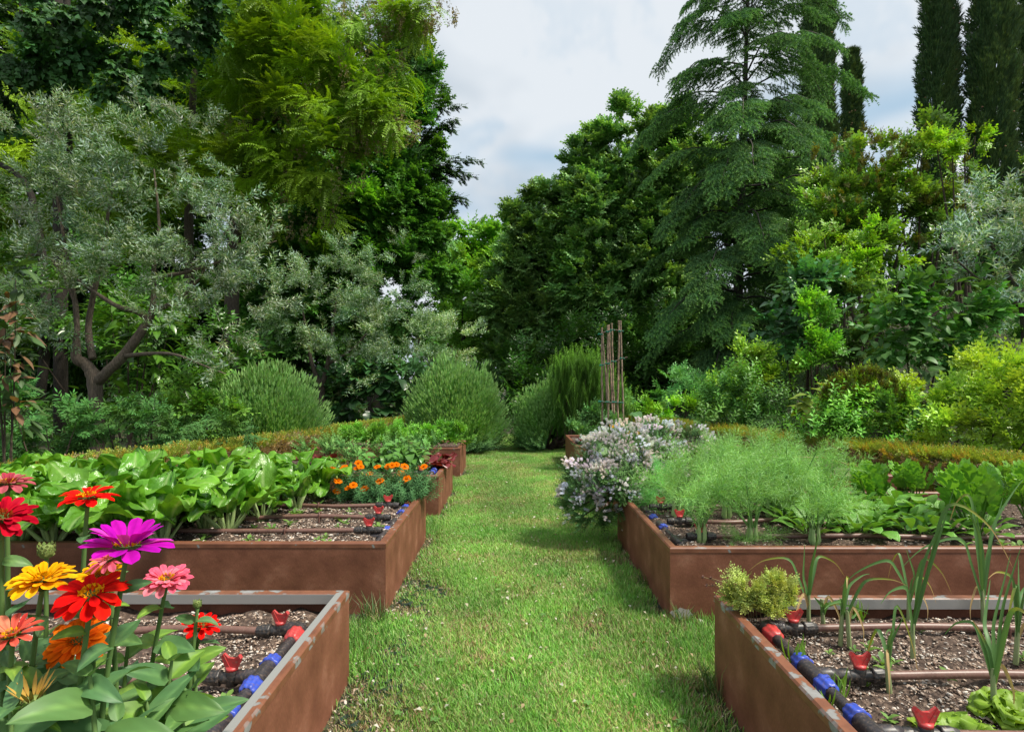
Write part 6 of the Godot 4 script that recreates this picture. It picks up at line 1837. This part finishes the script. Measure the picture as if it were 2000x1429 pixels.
	for s in sh:
		var o := P(s[1], 1429, s[3]); o.y = 0.188
		o.x = minf(o.x, -0.46)
		var t := thing("zinnia_shoot", s[0], "zinnia", o, 0.0, "zinnias in the nearest left bed")
		var top := P(s[1], s[2], s[3]) - o
		var m := MB.new()
		var st := spline([Vector3.ZERO, top * 0.5 + Vector3(rr(-0.01, 0.01), 0.02, 0), top], 10)
		tube(m, st, [0.0036, 0.0035, 0.0034, 0.0033, 0.0032, 0.003, 0.003, 0.0028, 0.0026, 0.0024, 0.002], 7, lin(0.12, 0.21, 0.055))
		part("stem", m.mesh(), M.plain, t)
		var a0 := rr(0, TAU)
		for k in 5:
			var p: Vector3 = st[10 - k * 2 if k < 5 else 0]
			for w in [0.0, PI]:
				var a: float = a0 + k * 1.57 + w + rr(-0.2, 0.2)
				var size: float = s[4] * [0.034, 0.06, 0.076, 0.08, 0.07][k] * rr(0.85, 1.1)
				zl(t, p, Vector3(cos(a), lerpf(0.8, -0.1, k / 4.0) + rr(-0.1, 0.25), sin(a)), size)
	var fm := MB.new()                                        # the petal that fell on the gravel
	leaf(fm, Vector3.ZERO, Vector3(1, 0.1, 0), Vector3.UP, 0.02, 0.014, 4, 2, 0.4, 0.1, 0.02, lin(0.8, 0.45, 0.02), lin(0.8, 0.4, 0.02))
	var fp := MeshInstance3D.new()
	fp.mesh = fm.mesh(); fp.material_override = M.petal; fp.name = "fallen_petal"; add_child(fp)
	fp.position = P(574, 1216, 1.42); fp.position.y = 0.202
	tag(fp, "yellow petal fallen on the gravel beside the red valve", "petal")

func zl(t: Node3D, p: Vector3, d: Vector3, size: float) -> void:
	part("leaf", K.zleaf[rng.randi() % 8], M.leaf, t, xf(p, d, Vector3(0, 1, 0.4) + rdir() * 0.6, size * 1.15))

func zstem(t: Node3D, e: Vector3, r: float, tilt: Vector3) -> Array:
	var st := spline([Vector3.ZERO, e * Vector3(0.35, 0.5, 0.4), e * Vector3(0.8, 0.84, 0.85), e - tilt.normalized() * 0.006], 14)
	var rad := []
	for i in 15:
		rad.append(r * lerpf(1.15, 0.85, i / 14.0) * (1.25 if i == 14 else 1.0))
	var m := MB.new()
	tube(m, st, rad, 8, lin(0.10, 0.185, 0.045))
	part("stem", m.mesh(), M.plain, t)
	return st

func zbud(label: String, px: float, py: float, Z: float, base: float, size: float, spent := false) -> void:
	var o := P(base, 1429, Z); o.y = 0.188; o.x = minf(o.x, -0.46)
	var t := thing("zinnia", label, "zinnia", o, 0.0, "zinnias in the nearest left bed")
	var e := P(px, py, Z) - o
	var st := zstem(t, e, 0.0028, Vector3.UP)
	var m := MB.new()
	lathe(m, [Vector2(0.001, -0.9), Vector2(0.6, -0.6), Vector2(0.8, 0.0), Vector2(0.6, 0.55), Vector2(0.001, 0.75)], 14, Transform3D(), lin(0.17, 0.23, 0.06))
	for k in 40:
		var a := k * 2.4; var y := -0.5 + k * 0.028
		leaf4(m, Vector3(cos(a) * 0.75, y, sin(a) * 0.75), Vector3(cos(a) * 0.3, 1, sin(a) * 0.3), Vector3(cos(a), 0, sin(a)), 0.45, 0.4, 0.1, 0.1, vary(lin(0.18, 0.26, 0.06), 0.25))
	if spent:
		for k in 16:
			var a := k * 2.4
			leaf(m, Vector3(cos(a) * 0.4, 0.4, sin(a) * 0.4), Vector3(cos(a) * 0.6, 1, sin(a) * 0.6), Vector3(cos(a), 0, sin(a)), rr(1.4, 2.2), 0.3, 3, 0, -0.3, 0.3, 0, vary(lin(0.45, 0.24, 0.05), 0.25), lin(0.5, 0.32, 0.05))
	part("bud", m.mesh(), M.plain, t, xf(e, Vector3(0.05, 1, 0.1), Vector3(0, 0, 1), size))
	for k in 2:
		var p: Vector3 = st[11 - k * 4]
		for w in [0.0, PI]:
			zl(t, p, Vector3(cos(w + k), 0.25, sin(w + k)), 0.03 + 0.02 * k)

func zinnia(label: String, px: float, py: float, Z: float, R: float, cols: Array, layers: int, petals: int, up: float, base: float, centre: bool, tilt: Vector3) -> void:
	var o := P(base, 1429, Z + 0.03); o.y = 0.188; o.x = minf(o.x, -0.455)
	var t := thing("zinnia", label, "zinnia", o, 0.0, "zinnias in the nearest left bed")
	var e := P(px, py, Z) - o
	var st := zstem(t, e, 0.0031, tilt)
	# the flower: its eye and green cup are the part, its petals sub-parts
	var m := MB.new()
	lathe(m, [Vector2(0.14, -0.34), Vector2(0.26, -0.24), Vector2(0.33, -0.05), Vector2(0.30, 0.04), Vector2(0.001, 0.05)], 14, Transform3D(), lin(0.10, 0.16, 0.045))
	for k in 46:
		var a := k * 2.4; var r := 0.27 * sqrt(k / 46.0)
		var y := 0.05 + 0.10 * (1 - r / 0.27)
		var ec := lin(0.85, 0.45, 0.01) if centre and r > 0.11 else (cols[1] as Color) * 0.7 + lin(0.12, 0.06, 0.0)
		leaf4(m, Vector3(cos(a) * r, y, sin(a) * r), (Vector3(cos(a) * 0.5, 1, sin(a) * 0.5) + rdir() * 0.4).normalized(), rdir(), 0.15, 0.09, 0.3, 0.1, vary(ec, 0.2))
	var fl := part("flower", m.mesh(), M.petal, t, xf(e, tilt, Vector3(0, 0, 1), R * 0.95))
	fl.rotate_object_local(Vector3.UP, rr(0, TAU))
	var kinds := []
	for i in 4:
		var pm := MB.new()
		var c: Color = vary(cols[i % 3], 0.1)
		leaf(pm, Vector3.ZERO, Vector3.UP, Vector3(0, 0, 1), 1.0, rr(0.36, 0.46), 9, 5, rr(0.1, 0.9), rr(0.08, 0.28), 0.02, c, Color(c.r * 0.85, c.g * 0.8, c.b * 0.85), 3, 0.014)
		mottle(pm, 0.08, 0.35 if i else -0.25, Color(0, 0, 0, 0), 0.0, 0.12)
		kinds.append(pm.mesh())
	for l in layers:
		var f := float(l) / maxi(1, layers - 1) if layers > 1 else 0.0     # 0 the outer ring
		for k in petals - l:
			var a := TAU * (k + 0.5 * l) / (petals - l) + rr(-0.12, 0.12)
			var out := Vector3(cos(a), 0, sin(a))
			var lift := up * lerpf(0.35, 1.3, f) + (0.55 * f if layers > 2 else 0.15 * f) + rr(-0.16, 0.16)
			var d := (out + Vector3.UP * lift).normalized()
			var L := lerpf(0.84, 0.5 if layers > 2 else 0.72, f) * rr(0.88, 1.1)
			part("petal", kinds[rng.randi() % 4], M.petal, fl, xf(out * 0.20 + Vector3(0, -0.02 + 0.07 * f, 0), d, Vector3.UP - out * lift * 0.7 + rdir() * 0.15, L))
	var a1 := rr(0, TAU)
	for k in 4:                                               # pairs of leaves on the stem
		var p: Vector3 = st[10 - k * 3]
		for w in [0.0, PI]:
			var a: float = a1 + k * 1.57 + w
			zl(t, p, Vector3(cos(a), rr(-0.1, 0.45), sin(a)), [0.036, 0.052, 0.062, 0.066][k] * rr(0.85, 1.1))

# ---------- the lawn ----------
func build_lawn() -> void:
	var g := [lin(0.205, 0.475, 0.07), lin(0.245, 0.51, 0.08), lin(0.155, 0.39, 0.06), lin(0.38, 0.53, 0.16)]
	var mixed := g + [lin(0.34, 0.27, 0.12), lin(0.42, 0.36, 0.19)]
	var dry := [lin(0.36, 0.27, 0.13), lin(0.42, 0.33, 0.18), lin(0.25, 0.17, 0.08), lin(0.14, 0.22, 0.04)]
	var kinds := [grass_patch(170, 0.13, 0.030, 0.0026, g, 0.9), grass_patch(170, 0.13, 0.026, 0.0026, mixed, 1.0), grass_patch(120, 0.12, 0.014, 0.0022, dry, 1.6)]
	var lists := [[], [], []]; var tints := [[], [], []]
	for i in 5200:
		var d := 1.1 + 7.4 * pow(rng.randf(), 1.25)
		var x := rr(-0.55, 0.66)
		if d > 5.6:
			x = rr(-0.62, 0.6)
		var inside := (x < -0.36 and ((d < 1.64 ) or (d > 1.97 and d < 3.03) or (d > 3.40 and d < 4.32) or (d > 4.79 and d < 5.5))) or (x > 0.46 and ((d < 1.58) or (d > 1.92 and d < 3.0) or (d > 3.4 and d < 4.35) or (d > 4.9 and d < 6.0)))
		if inside:
			continue
		var nz := noise.get_noise_2d(x * 55, d * 55)
		var edge := smoothstep(-0.16, -0.34, x) * smoothstep(3.4, 2.0, d)
		var strip := exp(-pow((x + 0.315) / 0.055, 2)) * smoothstep(2.5, 2.1, d)
		if rng.randf() < edge * 0.2 + strip * 0.5 or (x < -0.40 and rng.randf() < 0.3):
			continue
		var k := 0 if nz + rr(-0.5, 0.5) > 0.1 else 1
		if rng.randf() < edge * 0.3:
			k = 2
		var s := rr(0.8, 1.15) * (1.0 + 0.25 * smoothstep(0.2, 0.5, x))
		lists[k].append(Transform3D(Basis(Vector3.UP, rr(0, TAU)).scaled_local(Vector3(1, s, 1)), Vector3(x, -0.002, -d)))
		var b := rr(0.8, 1.15) * (1.0 + 0.45 * noise.get_noise_2d(x * 30 + 50, d * 30))
		tints[k].append(Color(b * (1.06 - 0.2 * nz), b, b))
	for i in 210:
		var d := rr(1.25, 3.3)
		lists[2].append(Transform3D(Basis(Vector3.UP, rr(0, TAU)).scaled_local(Vector3(1, rr(0.7, 1.4), 1)), Vector3(rr(-0.415, -0.2) if rng.randf() < 0.7 else rr(0.44, 0.5), -0.001, -d)))
		tints[2].append(Color(1, 1, 1) * rr(0.8, 1.3))
	# rougher grass in the gaps between the beds
	for i in 260:
		var left := rng.randf() < 0.55
		var x := rr(-1.2, -0.40) if left else rr(0.5, 1.2)
		var gp: Array = [[1.62, 1.98], [3.02, 3.42], [4.32, 4.8], [1.6, 1.93], [3.0, 3.42]][rng.randi() % 5]
		lists[0].append(Transform3D(Basis(Vector3.UP, rr(0, TAU)).scaled_local(Vector3(1, rr(0.9, 1.8), 1)), Vector3(x, -0.002, -rr(gp[0], gp[1]))))
		tints[0].append(Color(0.85, 0.9, 0.95) * rr(0.7, 1.1))
	var lawn := Node3D.new()
	lawn.name = "grass"; add_child(lawn)
	lawn.set_meta("kind", "stuff"); lawn.set_meta("label", "mown green grass of the path with dry blades")
	for k in 3:
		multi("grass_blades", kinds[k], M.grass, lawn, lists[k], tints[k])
	var cm0 := MB.new()
	for k in 5:
		leaf(cm0, Vector3.ZERO, Vector3(cos(k * 1.256), 0.35, sin(k * 1.256)), Vector3.UP, 1.0, 0.6, 4, 2, 0.6, 0.15, 0.03, vary(lin(0.13, 0.30, 0.06), 0.15), lin(0.16, 0.34, 0.08), 1)
	var cx := []; var cc := []
	for i in 70:
		var d := 1.35 + 5.0 * pow(rng.randf(), 1.4)
		cx.append(Transform3D(Basis(Vector3.UP, rr(0, TAU)).scaled_local(Vector3.ONE * rr(0.006, 0.014)), Vector3(rr(-0.36, 0.45), rr(0.012, 0.022), -d)))
		cc.append(Color(1, 1, 1) * rr(0.7, 1.2))
	multi("clover", cm0.mesh(), M.grass, lawn, cx, cc)
	# long tufts at the foot of the beds
	var tall := grass_patch(46, 0.05, 0.10, 0.0028, [lin(0.075, 0.16, 0.04), lin(0.10, 0.19, 0.05), lin(0.30, 0.26, 0.13)], 1.0)
	var tl := ["long grass tuft at the front corner of the second left bed", "long grass tuft left of the second left bed corner", "long grass blades by the corner of the second right bed", "long grass at the foot of the nearest right bed", "long grass beside the second right bed wall", "long grass in the gap behind the nearest left bed"]
	var ti := 0
	for p in [[-0.47, 1.99], [-0.55, 1.97], [0.545, 1.94], [0.50, 1.50], [0.50, 2.3], [-0.43, 1.95]]:
		var o := MeshInstance3D.new()
		o.mesh = tall; o.material_override = M.leaf; o.name = numbered("grass_tuft"); add_child(o)
		o.transform = Transform3D(Basis(Vector3.UP, rr(0, TAU)).scaled_local(Vector3.ONE * rr(0.8, 1.15)), Vector3(p[0], 0, -p[1]))
		tag(o, tl[ti], "grass tuft")
		ti += 1
	# dry litter and pale petals on the grass
	var lit := MB.new()
	leaf4(lit, Vector3(0, 0, -0.5), Vector3(0, 0, 1), Vector3.UP, 1.0, 0.6, 0.25, 0.2, Color(1, 1, 1))
	var xs := []; var cs := []
	for i in 900:
		var d := 1.2 + 5.5 * pow(rng.randf(), 1.3)
		var x := rr(-0.42, 0.5)
		xs.append(Transform3D(Basis.from_euler(Vector3(rr(-0.4, 0.4), rr(0, TAU), rr(-0.5, 0.5))).scaled_local(Vector3.ONE * rr(0.006, 0.02)), Vector3(x, rr(0.012, 0.03), -d)))
		cs.append([lin(0.55, 0.48, 0.36), lin(0.42, 0.32, 0.18), lin(0.62, 0.58, 0.5), lin(0.28, 0.18, 0.09)][rng.randi() % 4])
	multi("leaf_litter", lit.mesh(), M.matte, self, xs, cs).set_meta("label", "pale dry petals and leaf bits lying on the grass")
	# the bare strip: green plastic grid with pebbles
	var cell := MB.new()
	var prof := []
	for r in 2:
		for k in 6:
			pass
	for k in 6:
		var a0 := TAU * k / 6; var a1 := TAU * (k + 1) / 6
		var o0 := Vector3(cos(a0), 0, sin(a0)); var o1 := Vector3(cos(a1), 0, sin(a1))
		var q := []
		for w in [[o0, 0.024, -0.012], [o1, 0.024, -0.012], [o1, 0.024, 0.008], [o0, 0.024, 0.008], [o0, 0.0222, -0.012], [o1, 0.0222, -0.012], [o1, 0.0222, 0.008], [o0, 0.0222, 0.008]]:
			q.append(cell.add(w[0] * w[1] + Vector3(0, w[2], 0), lin(0.03, 0.075, 0.06)))
		cell.quad(q[0], q[1], q[2], q[3]); cell.quad(q[5], q[4], q[7], q[6]); cell.quad(q[3], q[2], q[6], q[7])
	var cm := cell.mesh()
	var grid := thing("grass_grid", "dark green plastic honeycomb grid showing in the bare strip by the left beds", "ground grid", Vector3(-0.315, 0.0, -1.8))
	var spots := [[1.36, 2], [1.40, 3], [1.45, 2], [1.52, 2], [1.60, 3], [1.66, 2], [1.73, 1], [2.12, 2], [2.16, 3], [2.20, 3], [2.25, 2], [1.48, 3], [1.56, 2], [3.2, 1]]
	for j in 24:
		for i in 4:
			var x := -0.375 + i * 0.0375 + 0.0; var d := 1.34 + j * 0.0433 + (0.02165 if i % 2 else 0.0)
			if noise.get_noise_2d(x * 150, d * 130 + 30) > -0.06 and not (i in [1, 2] and (d > 1.48 and d < 1.72 or d > 2.08)):
				continue
			part("cell", cm, M.plastic, grid, Transform3D(Basis(Vector3.UP, rr(-0.04, 0.04)), Vector3(x + 0.315, rr(-0.002, 0.004), -d + 1.8)))
	gravel(-0.42, -0.24, 1.2, 2.6, -0.002, 3600, 0.004, 0.014, false)
	gravel(0.42, 0.75, 1.55, 1.97, -0.002, 500, 0.008, 0.03, false)
	# bits of zinc and dirt: the light patch at the foot of the second right bed
	var pm := MB.new()
	var ctr := pm.add(Vector3(0, 0.022, 0), lin(0.36, 0.33, 0.31))
	var ring := []
	for k in 22:
		var a := TAU * k / 22
		var r := rr(0.8, 1.15)
		ring.append(pm.add(Vector3(cos(a) * 0.035 * r, maxf(-0.01, 0.022 + sin(a) * 0.022 * r), 0), lin(0.36, 0.33, 0.31)))
	for k in 22:
		pm.tri(ctr, ring[(k + 1) % 22], ring[k])
	var scar := MeshInstance3D.new()
	scar.mesh = pm.mesh(); scar.material_override = M.plain; scar.name = "mortar_patch"; add_child(scar)
	scar.position = Vector3(0.553, 0.0, -1.9695)
	tag(scar, "pale grey mortar patch at the foot of the second right bed corner", "mortar patch")
